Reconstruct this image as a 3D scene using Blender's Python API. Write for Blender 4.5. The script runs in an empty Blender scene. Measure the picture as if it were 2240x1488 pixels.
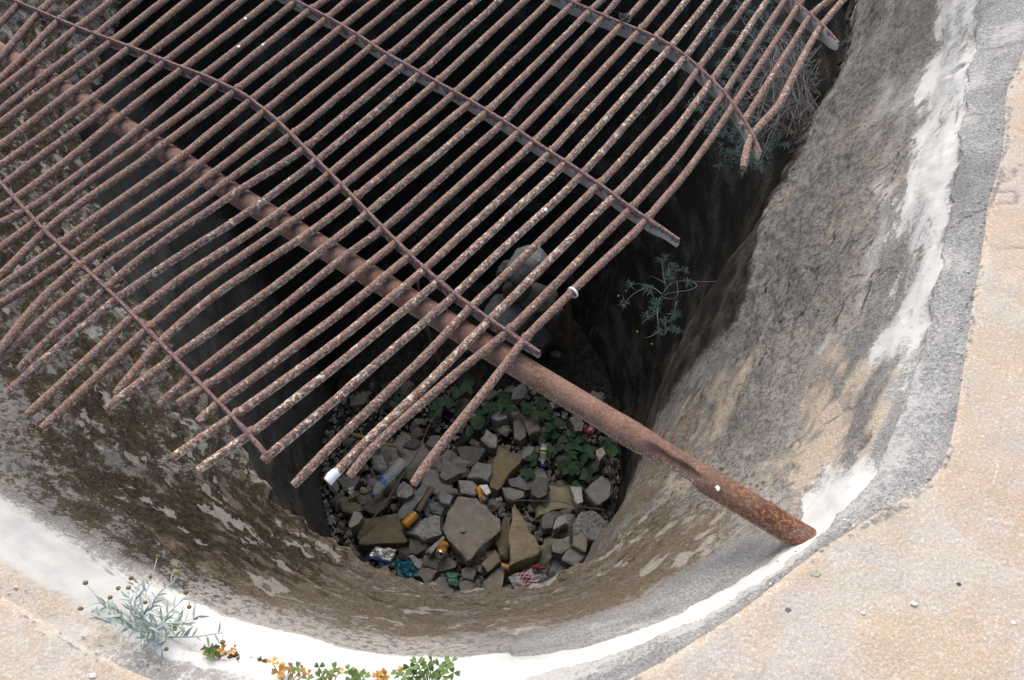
import bpy, bmesh, math, random
import numpy as np
from mathutils import Vector, noise as mnoise

random.seed(7)
rng = np.random.default_rng(7)
scene = bpy.context.scene
COL = scene.collection

# ------------------------------------------------------------------ camera
CAM_H, PITCH, FPX = 1.4, math.radians(57.0), 1720.0
cam_d = bpy.data.cameras.new("camera")
cam_d.sensor_width = 36.0
cam_d.sensor_fit = 'HORIZONTAL'
cam_d.lens = FPX / 2240.0 * 36.0
cam_d.clip_start, cam_d.clip_end = 0.05, 500.0
cam = bpy.data.objects.new("camera", cam_d)
COL.objects.link(cam)
cam.location = (0, 0, CAM_H)
cam.rotation_euler = (math.radians(90) - PITCH, 0, 0)
scene.camera = cam

# ------------------------------------------------------------------ light
SUN_EL, SUN_AZ = math.radians(48), math.radians(104)      # azimuth of the bright part of the sky, from +X anticlockwise
world = bpy.data.worlds.new("World")
scene.world = world
world.use_nodes = True
wn = world.node_tree
wn.nodes.clear()
sky = wn.nodes.new("ShaderNodeTexSky")
sky.sky_type = 'NISHITA'
sky.sun_disc = False
sky.sun_elevation = SUN_EL
sky.sun_rotation = math.radians(90) - SUN_AZ
sky.air_density, sky.dust_density, sky.ozone_density = 1.0, 3.0, 1.0
bg = wn.nodes.new("ShaderNodeBackground")
bg.inputs[1].default_value = 0.12
wo = wn.nodes.new("ShaderNodeOutputWorld")
wn.links.new(sky.outputs[0], bg.inputs[0])
wn.links.new(bg.outputs[0], wo.inputs[0])
sd = bpy.data.lights.new("sun", 'SUN')
sd.energy = 1.5
sd.angle = math.radians(75)
sd.color = (1.0, 0.95, 0.87)
sun = bpy.data.objects.new("sun", sd)
COL.objects.link(sun)
sdir = Vector((math.cos(SUN_EL) * math.cos(SUN_AZ), math.cos(SUN_EL) * math.sin(SUN_AZ), math.sin(SUN_EL)))
sun.rotation_euler = (-sdir).to_track_quat('-Z', 'Y').to_euler()
scene.view_settings.view_transform = 'Standard'
scene.view_settings.look = 'None'
scene.view_settings.exposure = 0.78
scene.view_settings.gamma = 1.0
scene.view_settings.use_curve_mapping = False

scene.cycles.max_bounces = 5
scene.cycles.diffuse_bounces = 3
scene.cycles.glossy_bounces = 2
scene.cycles.caustics_reflective = False
scene.cycles.caustics_refractive = False

# ------------------------------------------------------------------ helpers
CP, SP = math.cos(PITCH), math.sin(PITCH)
def ray(px, py):
    u = 744.0 - py
    return np.array([px - 1120.0, FPX * CP + u * SP, -FPX * SP + u * CP])
def at(px, py, z):                       # point at height z
    d = ray(px, py)
    return d * ((z - CAM_H) / d[2]) + np.array([0, 0, CAM_H])
def at_y(px, py, y):                     # point on the vertical plane at y
    d = ray(px, py)
    return d * (y / d[1]) + np.array([0, 0, CAM_H])

def tag(o, label=None, cat=None, group=None, kind=None):
    if label: o["label"] = label
    if cat: o["category"] = cat
    if group: o["group"] = group
    if kind: o["kind"] = kind
    return o
def empty(name, loc=(0, 0, 0), rz=0.0):
    o = bpy.data.objects.new(name, None)
    o.empty_display_size = 0.05
    COL.objects.link(o)
    o.location = loc
    o.rotation_euler = (0, 0, rz)
    return o
def link(name, me, parent=None, loc=None):
    o = bpy.data.objects.new(name, me)
    COL.objects.link(o)
    if parent is not None:
        o.parent = parent
        pl = Vector(parent.location)
        if loc is None:
            o.location = -pl           # meshes are written in world space; only unrotated parents use this
        else:
            o.location = loc
    elif loc is not None:
        o.location = loc
    return o
def mesh(name, verts, faces, mat=None, smooth=True, sharp=None):
    me = bpy.data.meshes.new(name)
    me.from_pydata([tuple(v) for v in verts], [], [tuple(f) for f in faces])
    if mat: me.materials.append(mat)
    if smooth:
        me.polygons.foreach_set("use_smooth", [True] * len(me.polygons))
        if sharp: me.set_sharp_from_angle(angle=math.radians(sharp))
    me.update()
    return me
class MB:
    """collects pieces of ONE part"""
    def __init__(s): s.v, s.f = [], []
    def add(s, v, f):
        b = len(s.v)
        s.v += [tuple(p) for p in v]
        s.f += [tuple(i + b for i in q) for q in f]
    def me(s, name, mat, smooth=True, sharp=None): return mesh(name, s.v, s.f, mat, smooth, sharp)

def densify(pts, step):
    pts = np.asarray(pts, float)
    out = [pts[0]]
    for a, b in zip(pts[:-1], pts[1:]):
        n = max(1, int(np.linalg.norm(b - a) / step))
        for i in range(1, n + 1): out.append(a + (b - a) * i / n)
    return np.array(out)
def smooth_path(p, it):
    p = p.copy()
    for _ in range(it): p[1:-1] = (p[:-2] + 2 * p[1:-1] + p[2:]) / 4
    return p
def tube(path, rad, n=10, rough=0.0, seed=0, cap=True, taper=None):
    path = np.asarray(path, float)
    m = len(path)
    T = np.gradient(path, axis=0)
    T /= np.linalg.norm(T, axis=1)[:, None] + 1e-12
    ref = np.array([0, 0, 1.0]) if abs(T[0][2]) < 0.9 else np.array([1.0, 0, 0])
    A = np.cross(T[0], ref); A /= np.linalg.norm(A)
    V, F = [], []
    rad = np.broadcast_to(np.asarray(rad, float), (m,)).copy()
    for i in range(m):
        A = A - T[i] * np.dot(A, T[i]); A /= np.linalg.norm(A) + 1e-12
        B = np.cross(T[i], A)
        for j in range(n):
            a = 2 * math.pi * j / n
            d = A * math.cos(a) + B * math.sin(a)
            r = rad[i]
            if rough:
                q = path[i] + d * rad[i]
                r *= 1 + rough * (mnoise.noise(Vector(q * 55) + Vector((seed, 0, 0))) + 0.6 * mnoise.noise(Vector(q * 130)))
            V.append(path[i] + d * r)
    for i in range(m - 1):
        for j in range(n):
            k = (j + 1) % n
            F.append((i * n + j, i * n + k, (i + 1) * n + k, (i + 1) * n + j))
    if cap:
        F.append(tuple(range(n))[::-1]); F.append(tuple(range((m - 1) * n, m * n)))
    return V, F

# ------------------------------------------------------------------ node helper
class NT:
    def __init__(s, name, rough=0.85, spec=0.3):
        s.mat = bpy.data.materials.new(name); s.mat.use_nodes = True
        s.t = s.mat.node_tree
        s.t.nodes.clear()
        s.out = s.t.nodes.new("ShaderNodeOutputMaterial")
        s.b = s.t.nodes.new("ShaderNodeBsdfPrincipled")
        s.t.links.new(s.b.outputs[0], s.out.inputs[0])
        s.b.inputs["Roughness"].default_value = rough
        s.b.inputs["Specular IOR Level"].default_value = spec
        s.tc = None
    def L(s, a, b): s.t.links.new(a, b)
    def obj(s):
        if not s.tc: s.tc = s.t.nodes.new("ShaderNodeTexCoord")
        return s.tc.outputs["Object"]
    def uv(s):
        if not s.tc: s.tc = s.t.nodes.new("ShaderNodeTexCoord")
        return s.tc.outputs["UV"]
    def pos(s): return s.t.nodes.new("ShaderNodeNewGeometry").outputs["Position"]
    def mapv(s, vec, scale=(1, 1, 1), loc=(0, 0, 0), rot=(0, 0, 0)):
        m = s.t.nodes.new("ShaderNodeMapping")
        m.inputs["Scale"].default_value = scale; m.inputs["Location"].default_value = loc; m.inputs["Rotation"].default_value = rot
        s.L(vec, m.inputs["Vector"]); return m.outputs[0]
    def noise(s, vec, scale, detail=4, rough=0.6, dist=0.0):
        n = s.t.nodes.new("ShaderNodeTexNoise")
        n.inputs["Scale"].default_value = scale; n.inputs["Detail"].default_value = detail
        n.inputs["Roughness"].default_value = rough; n.inputs["Distortion"].default_value = dist
        s.L(vec, n.inputs["Vector"]); return n.outputs["Fac"]
    def voro(s, vec, scale, feature='F1', rnd=1.0):
        n = s.t.nodes.new("ShaderNodeTexVoronoi"); n.feature = feature
        n.inputs["Scale"].default_value = scale; n.inputs["Randomness"].default_value = rnd
        s.L(vec, n.inputs["Vector"]); return n.outputs["Distance"]
    def attr(s, name, typ='GEOMETRY'):
        n = s.t.nodes.new("ShaderNodeAttribute"); n.attribute_name = name; n.attribute_type = typ
        return n.outputs["Fac"]
    def _in(s, sock, v):
        if isinstance(v, (int, float)): sock.default_value = v
        elif isinstance(v, (tuple, list)): sock.default_value = tuple(v) + ((1.0,) if len(v) == 3 else ())
        else: s.L(v, sock)
    def math(s, op, a, b=0.0, c=None, clamp=False):
        n = s.t.nodes.new("ShaderNodeMath"); n.operation = op; n.use_clamp = clamp
        s._in(n.inputs[0], a); s._in(n.inputs[1], b)
        if c is not None: s._in(n.inputs[2], c)
        return n.outputs[0]
    def ramp(s, fac, lo, hi, a=0.0, b=1.0):
        n = s.t.nodes.new("ShaderNodeMapRange"); n.interpolation_type = 'SMOOTHSTEP'
        s._in(n.inputs[0], fac); s._in(n.inputs[1], lo); s._in(n.inputs[2], hi)
        n.inputs[3].default_value = a; n.inputs[4].default_value = b
        return n.outputs[0]
    def mix(s, fac, a, b, blend='MIX'):
        n = s.t.nodes.new("ShaderNodeMix"); n.data_type = 'RGBA'; n.blend_type = blend
        s._in(n.inputs[0], fac); s._in(n.inputs[6], a); s._in(n.inputs[7], b)
        return n.outputs[2]
    def color(s, c): s._in(s.b.inputs["Base Color"], c)
    def bump(s, h, strength=0.5, dist=0.01, prev=None):
        n = s.t.nodes.new("ShaderNodeBump")
        n.inputs["Strength"].default_value = strength; n.inputs["Distance"].default_value = dist
        s.L(h, n.inputs["Height"])
        if prev is not None: s.L(prev, n.inputs["Normal"])
        s.L(n.outputs[0], s.b.inputs["Normal"]); return n.outputs[0]
    def objinfo(s, name):
        return s.t.nodes.new("ShaderNodeObjectInfo").outputs[name]

# ------------------------------------------------------------------ materials of the pit
def mat_pavement():
    m = NT("sandy_render", 0.95, 0.15)
    P = m.obj()
    tone, edge, spot = m.attr("tone"), m.attr("edge"), m.attr("flake")
    n2 = m.noise(P, 170, 3, 0.85); n3 = m.noise(P, 70, 4, 0.8)
    c = m.mix(m.ramp(tone, 0.25, 0.75), (0.55, 0.43, 0.31), (0.56, 0.495, 0.415))
    tj = m.math('ADD', m.attr('tan'), m.math('MULTIPLY', m.math('SUBTRACT', n3, 0.5), 1.0))
    c = m.mix(m.math('MULTIPLY', m.ramp(tj, 0.40, 0.80), 0.55), c, (0.50, 0.47, 0.44))
    c = m.mix(m.math('MULTIPLY', m.ramp(n3, 0.50, 0.62), 0.5), c, (0.58, 0.39, 0.235))
    c = m.mix(m.math('MULTIPLY', m.ramp(n3, 0.46, 0.34), 0.35), c, (0.46, 0.45, 0.44))
    c = m.mix(m.math('MULTIPLY', m.ramp(n2, 0.51, 0.62), 0.8), c, (0.70, 0.635, 0.54))
    c = m.mix(m.math('MULTIPLY', m.ramp(n2, 0.43, 0.36), 0.5), c, (0.40, 0.33, 0.26))
    c = m.mix(m.ramp(m.math('ADD', spot, m.math('MULTIPLY', m.math('SUBTRACT', n2, 0.5), 0.8)), 0.45, 0.55), c, (0.74, 0.69, 0.60))
    c = m.mix(m.math('MULTIPLY', m.ramp(m.math('ADD', m.attr("grey"), m.math('SUBTRACT', n3, 0.5)), 0.42, 0.58), 0.85), c, m.mix(m.ramp(n2, 0.42, 0.58), (0.34, 0.32, 0.29), (0.15, 0.145, 0.14)))
    c = m.mix(m.math('MULTIPLY', m.attr("crack"), 0.7), c, (0.13, 0.10, 0.07))
    m.color(c)
    m.bump(m.noise(P, 140, 3, 0.75), 0.5, 0.006)
    return m.mat

def mat_wall():
    """old render in coats: grey skim, white lime, brown lichen, moss, plus painted shade of the depths; where each sits is stored on the mesh"""
    m = NT("weathered_render", 0.95, 0.12)
    P = m.obj()
    aw, ag, ab, am, ak, at_, ap, af, tone = [m.attr(n) for n in ("white", "grey", "brown", "moss", "deep_shade", "tan", "lower", "flake", "tone")]
    grit = m.noise(P, 70, 3, 0.8); fine = m.noise(P, 170, 3, 0.85)
    g0 = m.math('SUBTRACT', grit, 0.5)
    jit = m.math('ADD', m.math('MULTIPLY', g0, 0.8), m.math('MULTIPLY', m.math('SUBTRACT', fine, 0.5), 0.7))
    def mask(a, lo=0.40, hi=0.60, k=1.0): return m.ramp(m.math('ADD', a, m.math('MULTIPLY', jit, k) if k != 1.0 else jit), lo, hi)
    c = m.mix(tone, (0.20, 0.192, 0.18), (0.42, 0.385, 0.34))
    c = m.mix(m.math('MULTIPLY', m.ramp(grit, 0.47, 0.60), 0.75), c, (0.105, 0.102, 0.10))
    c = m.mix(m.math('MULTIPLY', m.ramp(fine, 0.55, 0.66), 0.65), c, (0.50, 0.475, 0.44))
    c = m.mix(m.math('MULTIPLY', mask(at_, 0.35, 0.65), 0.85), c, m.mix(m.ramp(fine, 0.42, 0.60), (0.62, 0.53, 0.43), (0.42, 0.325, 0.23)))
    gcol = m.mix(m.ramp(fine, 0.36, 0.64), (0.20, 0.20, 0.197), (0.44, 0.43, 0.415))
    gcol = m.mix(m.math('MULTIPLY', m.ramp(tone, 0.62, 0.12), 0.6), gcol, (0.135, 0.134, 0.133))
    gcol = m.mix(m.math('MULTIPLY', m.ramp(m.math('ADD', m.math('MULTIPLY', grit, 0.5), m.math('MULTIPLY', tone, 0.5)), 0.56, 0.72), 0.7), gcol, (0.58, 0.555, 0.52))
    c = m.mix(mask(ag, 0.35, 0.65), c, gcol)
    bcol = m.mix(m.ramp(fine, 0.42, 0.60), (0.125, 0.083, 0.045), (0.22, 0.18, 0.135))
    c = m.mix(m.math('MULTIPLY', mask(ab, 0.36, 0.64, 1.4), 0.9), c, bcol)
    c = m.mix(m.math('MULTIPLY', mask(am, 0.38, 0.62, 1.7), 0.95), c, m.mix(m.ramp(grit, 0.42, 0.58), (0.024, 0.021, 0.014), (0.078, 0.063, 0.038)))
    c = m.mix(m.math('MULTIPLY', mask(af, 0.40, 0.66, 1.9), 0.8), c, m.mix(m.ramp(fine, 0.42, 0.60), (0.52, 0.48, 0.42), (0.36, 0.33, 0.29)))
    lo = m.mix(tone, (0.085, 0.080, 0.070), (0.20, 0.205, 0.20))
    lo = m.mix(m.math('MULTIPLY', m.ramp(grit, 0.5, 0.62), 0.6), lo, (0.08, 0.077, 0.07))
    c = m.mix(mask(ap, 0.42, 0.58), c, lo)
    c = m.mix(m.math('MULTIPLY', mask(ak, 0.38, 0.66), 0.95), c, m.mix(m.ramp(m.math('ADD', tone, m.math('MULTIPLY', g0, 1.6)), 0.5, 0.95), (0.020, 0.0185, 0.016), (0.085, 0.08, 0.07)))  # near-black mix: darkness of the far and deep wall put into its colour
    wcol = m.mix(tone, (0.44, 0.44, 0.425), (0.74, 0.725, 0.69))
    wcol = m.mix(m.math('MULTIPLY', m.ramp(grit, 0.56, 0.68), 0.35), wcol, (0.52, 0.47, 0.40))
    c = m.mix(mask(aw, 0.36, 0.66), c, wcol)
    c = m.mix(m.math('MULTIPLY', m.attr("crack"), 0.85), c, (0.035, 0.033, 0.03))
    m.color(c)
    keep = m.math('SUBTRACT', 1.0, m.math('MULTIPLY', m.ramp(aw, 0.4, 0.6), 0.8))
    m.bump(m.math('MULTIPLY', m.noise(P, 120, 3, 0.8), keep), 0.8, 0.008)
    return m.mat

M_PAVE, M_WALL = mat_pavement(), mat_wall()

# ------------------------------------------------------------------ the pit: rings traced round the hole, lofted
C0 = np.array([-0.10, 2.45])
def ring(pix, z, world_pts):
    pts = [at(x, y, z)[:2] for x, y in pix] + [np.array(p, float) for p in world_pts]
    th = np.array([math.atan2(p[1] - C0[1], p[0] - C0[0]) for p in pts]); r = np.array([np.linalg.norm(p - C0) for p in pts])
    o = np.argsort(th); return th[o], r[o]
NA = 1100
TH = np.linspace(-math.pi, math.pi, NA, endpoint=False)
def rfun(tr, sig):
    th, r = tr
    v = np.interp(TH, np.concatenate([th - 2 * math.pi, th, th + 2 * math.pi]), np.tile(r, 3))
    s = sig / 360 * NA
    k = np.exp(-0.5 * (np.arange(-int(3 * s), int(3 * s) + 1) / s) ** 2); k /= k.sum()
    w = len(k) // 2
    return np.convolve(np.concatenate([v[-w:], v, v[:w]]), k, 'valid')
FAR0 = [(1.62, 2.9), (1.85, 3.6), (1.75, 4.4), (1.2, 5.1), (0.1, 5.4), (-1.1, 5.0), (-1.95, 4.1), (-2.25, 3.1), (-2.15, 2.2), (-1.8, 1.4)]
def shift(L, d): return [(C0[0] + (x - C0[0]) * (1 - d / math.hypot(x - C0[0], y - C0[1])), C0[1] + (y - C0[1]) * (1 - d / math.hypot(x - C0[0], y - C0[1]))) for x, y in L]
R0 = rfun(ring([(2200, 200), (2160, 450), (2130, 640), (2110, 780), (2090, 930), (2072, 1010), (2045, 1052), (1990, 1085), (1930, 1112), (1850, 1168), (1760, 1222), (1680, 1290), (1600, 1352), (1500, 1412), (1420, 1466), (1300, 1520), (1100, 1555), (800, 1560), (500, 1535), (330, 1488), (231, 1443), (136, 1382), (34, 1320), (-60, 1265)], 0.0, FAR0), 1.1)
Z1 = -0.045
R1 = rfun(ring([(2130, 0), (2110, 150), (2090, 300), (2070, 440), (2050, 560), (2020, 700), (1990, 810), (1955, 900), (1930, 980), (1890, 1060), (1800, 1150), (1740, 1207), (1600, 1310), (1480, 1370), (1300, 1440), (1100, 1485), (900, 1500), (650, 1478), (420, 1415), (250, 1335), (100, 1245), (0, 1180)], Z1, shift(FAR0, 0.10)), 1.3)
Z2 = -0.16
R2 = rfun(ring([(2055, 0), (2040, 200), (2005, 350), (1985, 500), (1955, 640), (1900, 800), (1860, 930), (1810, 1050), (1760, 1135), (1700, 1190), (1500, 1318), (1250, 1405), (1000, 1436), (700, 1400), (500, 1345), (400, 1290), (250, 1190), (100, 1115), (0, 1055)], Z2, shift(FAR0, 0.2)), 1.3)
Z3 = -0.80
R3 = rfun(ring([(380, 750), (500, 930), (560, 1030), (640, 1130), (760, 1215), (900, 1272), (1050, 1298), (1270, 1250), (1480, 1140), (1530, 980), (1545, 800), (1610, 600), (1650, 480), (1740, 290), (1850, 100)], Z3, [(1.55, 3.3), (1.45, 4.1), (0.9, 4.6), (0, 4.75), (-0.95, 4.3), (-1.6, 3.6), (-1.8, 2.9), (-1.62, 2.2)]), 1.5)
thd = np.degrees(TH)
def bumpf(a, b, soft):                   # 1 between angles a and b (degrees), soft edges
    x = np.minimum(np.clip((thd - a) / soft, 0, 1), np.clip((b - thd) / soft, 0, 1)); return x * x * (3 - 2 * x)
cont = np.minimum(np.clip((thd + 84) / 11, 0, 1), np.clip((-2 - thd) / 36, 0, 1)); cont = cont * cont * (3 - 2 * cont)               # where the upper wall runs on down without an edge
R4 = R3 + 0.10 * (1 - cont) - 0.02 * cont
Z4 = -1.02
Z5 = -4.35
R5 = rfun(ring([], Z5, [(-0.25, 0.86), (0.2, 0.98), (0.5, 1.35), (0.66, 1.75), (0.73, 2.1), (0.77, 2.55), (0.70, 2.95), (0.55, 3.3), (0.36, 3.6), (-0.3, 3.9), (-1.0, 3.6), (-1.35, 2.9), (-1.27, 1.93), (-1.0, 1.35), (-0.65, 1.0)]), 2.0)

NU = NA
# finer angular steps where the pit is seen closest
dens = np.where((thd > -180) & (thd < 25) | (thd > 158), 5.0, 1.0)
cum = np.concatenate([[0], np.cumsum(dens)]); cum /= cum[-1]
NA = 1500
THN = np.interp(np.arange(NA) / NA, cum, np.concatenate([TH, [math.pi]]))
def re(a): return np.interp(THN, np.concatenate([TH, [math.pi]]), np.concatenate([a, a[:1]]))
R0, R1, R2, R3, R4, R5, CONT = [re(r) for r in (R0, R1, R2, R3, R4, R5, cont)]
TH = THN; thd = np.degrees(TH)

_perm = np.random.default_rng(3).permutation(512)
_perm = np.concatenate([_perm, _perm])
_g = np.random.default_rng(4).normal(size=(512, 3)); _g /= np.linalg.norm(_g, axis=1)[:, None]
def pn(P):                                   # gradient noise, vectorised, about -0.6..0.6
    P = np.asarray(P, float); I = np.floor(P).astype(int); Fr = P - I; W = Fr * Fr * Fr * (Fr * (Fr * 6 - 15) + 10)
    I &= 255
    out = 0
    for dx in (0, 1):
        for dy in (0, 1):
            for dz in (0, 1):
                h = _perm[_perm[_perm[I[..., 0] + dx] + I[..., 1] + dy & 511] + I[..., 2] + dz & 511]
                d = Fr - np.array([dx, dy, dz])
                w = (W[..., 0] if dx else 1 - W[..., 0]) * (W[..., 1] if dy else 1 - W[..., 1]) * (W[..., 2] if dz else 1 - W[..., 2])
                out = out + w * (_g[h] * d).sum(-1)
    return out
def fb(P, f, o=4, gain=0.6, off=0.0):
    P = np.asarray(P) * f + off; a, s_, n = 1.0, 0.0, 0.0
    for k in range(o):
        s_ = s_ + a * pn(P); n += a; P = P * 2.03 + 17.3; a *= gain
    return s_ / n * 2.0

rows = []        # (radius array, z array, v)
def seg(ra, za, rb, zb, n, v0, v1, ease=None):
    for i in range(1, n + 1):
        t = i / n
        e = ease(t) if ease else t
        rows.append((ra + (rb - ra) * e, np.full(NA, za + (zb - za) * t), v0 + (v1 - v0) * t))
N_T, N_G, N_W, N_U, N_E, N_L = 90, 16, 24, 96, 16, 80
for d in list(np.concatenate([np.geomspace(9.0, 0.6, 30), np.linspace(0.58, 0.008, N_T - 30)])): rows.append((R0 + d, np.full(NA, 0.0), -d))
rows.append((R0, np.full(NA, -0.004), 0.0))
seg(R0, -0.004, R1, Z1, N_G, 0.0, 1.0, lambda t: t ** 0.85)
seg(R1, Z1, R2, Z2, N_W, 1.0, 2.0)
seg(R2, Z2, R3, Z3, N_U, 2.0, 3.0, lambda t: t ** 0.93)
seg(R3, Z3, R4, Z4, N_E, 3.0, 4.0, lambda t: t ** 0.6)
seg(R4, Z4, R5, Z5, N_L, 4.0, 5.0)
NR = len(rows)
RR = np.array([r[0] for r in rows]); ZZ = np.array([r[1] for r in rows]); VV = np.array([r[2] for r in rows])
# on the right the wall runs down in one concave sweep
zf_ = np.clip((ZZ - Z5) / (Z2 - Z5), 0, 1)
sweep = R5[None] + (R2 - R5)[None] * zf_ ** 5.2
cm = CONT[None] * (VV > 2.0)[:, None]
RR = RR * (1 - cm) + sweep * cm
def xyz(R): return np.stack([C0[0] + R * np.cos(TH)[None], C0[1] + R * np.sin(TH)[None], ZZ], -1)
Q = xyz(RR)
Vc = np.repeat(VV[:, None], NA, 1); T2 = np.repeat(thd[None], NR, 0)
def ss(x, a, b):
    t = np.clip((x - a) / (b - a), 0, 1); return t * t * (3 - 2 * t)
def b2(a, b, soft):
    x = np.minimum(np.clip((T2 - a) / soft, 0, 1), np.clip((b - T2) / soft, 0, 1)); return x * x * (3 - 2 * x)
# wall coordinates: along the rim, and down the wall (sheared on the right, where the trowel marks run slantwise)
PATH = np.concatenate([[0], np.cumsum(np.linalg.norm(np.diff(Q[:, NA // 3], axis=0), axis=1))]); PATH -= PATH[N_T]
right = b2(-72, 60, 8)
near = b2(-118, -64, 12); left = np.clip(b2(-400, -98, 12) + ss(T2, 140, 155), 0, 1)
far = np.clip(1 - b2(-400, -8, 25) - ss(T2, 140, 178), 0, 1)
SU = np.radians(T2) * 1.6; SV = np.repeat(PATH[:, None], NA, 1)
W = np.stack([SU + SV * right * 0.9, SV, np.zeros_like(SU)], -1)
WS = W * np.array([1.0, 1.9, 1.0])
n_a = fb(WS, 3.0, 4, 0.65); n_b = fb(WS, 7.5, 4, 0.68, 31.7); n_c = fb(WS, 15.0, 4, 0.75, 77.1); n_d = fb(W, 1.3, 3, 0.55, 9.4); n_e = 0.55 * fb(WS, 5.0, 3, 0.7, 53.0) + 0.75 * fb(WS * np.array([1.0, 0.8, 1.0]), 11.0, 4, 0.75, 23.0)
# relief
g1 = fb(Q, 3.1, 3); g2 = fb(Q, 9.0, 3, 0.6, 5.1); g3 = fb(Q, 26.0, 3, 0.6, 8.8)
inT = (Vc < 0); inG = (Vc >= 0) & (Vc <= 1); inW = (Vc > 1) & (Vc <= 2); inU = (Vc > 2) & (Vc <= 3); inL = Vc > 3
DR = np.zeros_like(Vc); DZ = np.zeros_like(Vc)
DZ += inT * (0.006 * g1 + 0.003 * g2 + 0.0015 * g3) * np.clip(1.2 + Vc, 0, 1)
eg = ss(Vc, 0.0, 0.3)
DR += inG * (0.010 * g2 + 0.007 * g3 + 0.004 * g1) * eg; DZ += inG * (0.004 * g1 + 0.007 * g2 + 0.005 * g3) * eg + inG * (1 - eg) * (0.006 * g1 + 0.003 * g2 + 0.0015 * g3)
DR += inW * (0.008 * g1 + 0.006 * g2 + 0.003 * g3)
k = np.clip((Vc - 2.0) * 1.5, 0, 1)
DR += inU * (0.008 + 0.008 * k) * g1 + inU * (0.006 + 0.008 * k) * g2 + inU * 0.006 * k * g3 + inU * 0.012 * k * np.clip(n_b, -0.5, 0.5)
rag = ss(Vc, 2.72, 3.0) * (1 - ss(Vc, 3.1, 3.8))
DR += rag * (0.02 * g2 + 0.008 * g3) * (1 - CONT[None]); DZ += rag * (0.05 * g1 + 0.04 * g2 + 0.010 * g3) * (1 - CONT[None])
DR += inL * (0.02 * g1 + 0.012 * g2 + 0.005 * g3)
# the grey skim overlaps the white lime in a ragged step
stp = ss(Vc + 0.16 * n_b, 0.86, 0.98) * (1 - ss(Vc, 1.0, 1.35))
DR += stp * 0.010 * np.clip(1 - left, 0.2, 1)
# flakes: the skin has come away, edges stand proud
fl_raw = ss(n_e, 0.10, 0.34)

# hollows where the render has broken away
Qd = xyz(RR + DR)
for (px, py, zz_, ra, rz_, dep) in [(1905, 966, -0.11, 0.040, 0.022, 0.030), (2076, 772, -0.03, 0.022, 0.014, 0.016), (1975, 800, -0.11, 0.016, 0.022, 0.012), (2085, 150, -0.08, 0.02, 0.03, 0.012), (1990, 690, -0.10, 0.03, 0.012, 0.010), (1760, 430, -0.45, 0.05, 0.02, 0.012), (1690, 690, -0.45, 0.04, 0.015, 0.010), (160, 1258, -0.09, 0.022, 0.016, 0.020), (470, 1430, -0.06, 0.055, 0.014, 0.020), (1880, 640, -0.25, 0.03, 0.015, 0.010)]:
    c_ = at(px, py, zz_); d_ = Qd - c_
    tn = np.array([-math.sin(math.atan2(c_[1] - C0[1], c_[0] - C0[0])), math.cos(math.atan2(c_[1] - C0[1], c_[0] - C0[0])), 0])
    da = (d_ * tn).sum(-1); db = np.sqrt(np.maximum((d_ ** 2).sum(-1) - da ** 2, 0))
    q_ = np.sqrt((da / ra) ** 2 + (db / rz_) ** 2) + 0.35 * g3
    DR += dep * (1 - ss(q_, 0.75, 1.1)) * (Vc >= 0)
verts = xyz(RR + DR); verts[..., 2] += DZ
# stains and painted depth shade: value per vertex, edges broken up by the material
A = {}
wtop = ss(Vc + 0.10 * n_b, 0.82, 0.96); wbot = 2.02 + 0.02 * near + 0.05 * b2(-110, -90, 8) + right * (0.02 + 0.11 * n_a + 0.05 * n_b)
wamt = 1 - 0.62 * b2(-67, -57, 3)
wr = 0.62 + 0.45 * n_a + 0.25 * n_b                       # worn on the right, whole at the near side
whole = np.clip(b2(-108, -68, 6), 0, 1)
wamt = 1 - 0.55 * b2(-67, -57, 3)
thin = b2(-90, -69, 5)
A["white"] = np.clip(ss(Vc + 0.10 * n_b, 0.84 - 0.1 * right, 1.02 + 0.12 * right) * (1 - ss(Vc + 0.08 * n_b + 0.05 * n_c, wbot - 0.05 - 0.52 * thin - 0.38 * whole * (1 - thin), wbot + 0.08 - 0.38 * thin)) * wamt * np.where(right > 0.5, wr, 1.0) * (1 - left * ss(Vc + 0.2 * n_b, 1.25, 2.0) * 0.75) + whole * (1 - thin) * ss(Vc, 0.5, 0.9) * (1 - ss(Vc + 0.15 * n_b, 1.35, 2.0)) * 0.8 + b2(-400, -92, 4) * inG * (0.48 + 0.25 * ss(Vc, 0.4, 0.9) + 0.35 * n_a), 0, 1)
A["grey"] = (0.45 + 0.55 * ss(Vc + 0.15 * n_b, 0.0, 0.35)) * inG * (1 - ss(Vc, 0.95, 1.05)) * (1 - b2(-400, -91, 4) - ss(T2, 140, 150)) + 0.75 * thin * ss(Vc, 1.35, 1.6) * (1 - ss(Vc, 2.1, 2.25)) + 0.65 * right * ss(Vc, 1.0, 1.05) * (1 - ss(Vc, 2.25, 2.45)) * ss(n_a + 0.2, 0.0, 0.5)
A["grey"] = np.where(inT, 0.72 * (1 - ss(-Vc + 0.02 * n_b, 0.0, 0.03 + 0.05 * np.clip(n_a + 0.3, 0, 1))) * ss(n_b, -0.5, 0.3), A["grey"])
A["tan"] = np.clip(left * inG * (0.85 + 0.3 * n_a) + b2(-72, -52, 6) * ss(Vc, 1.02, 1.3) * (1 - ss(Vc + 0.2 * n_a, 2.16, 2.40)) * (0.50 + 0.7 * n_b + 0.4 * n_a) + right * ss(n_e + 0.6 * n_d, 0.18, 0.42) * ss(Vc, 2.0, 2.1) * 0.62 + b2(-76, -48, 8) * ss(Vc, 2.5, 2.9) * (0.50 + 0.6 * n_a), 0, 1)
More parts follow.
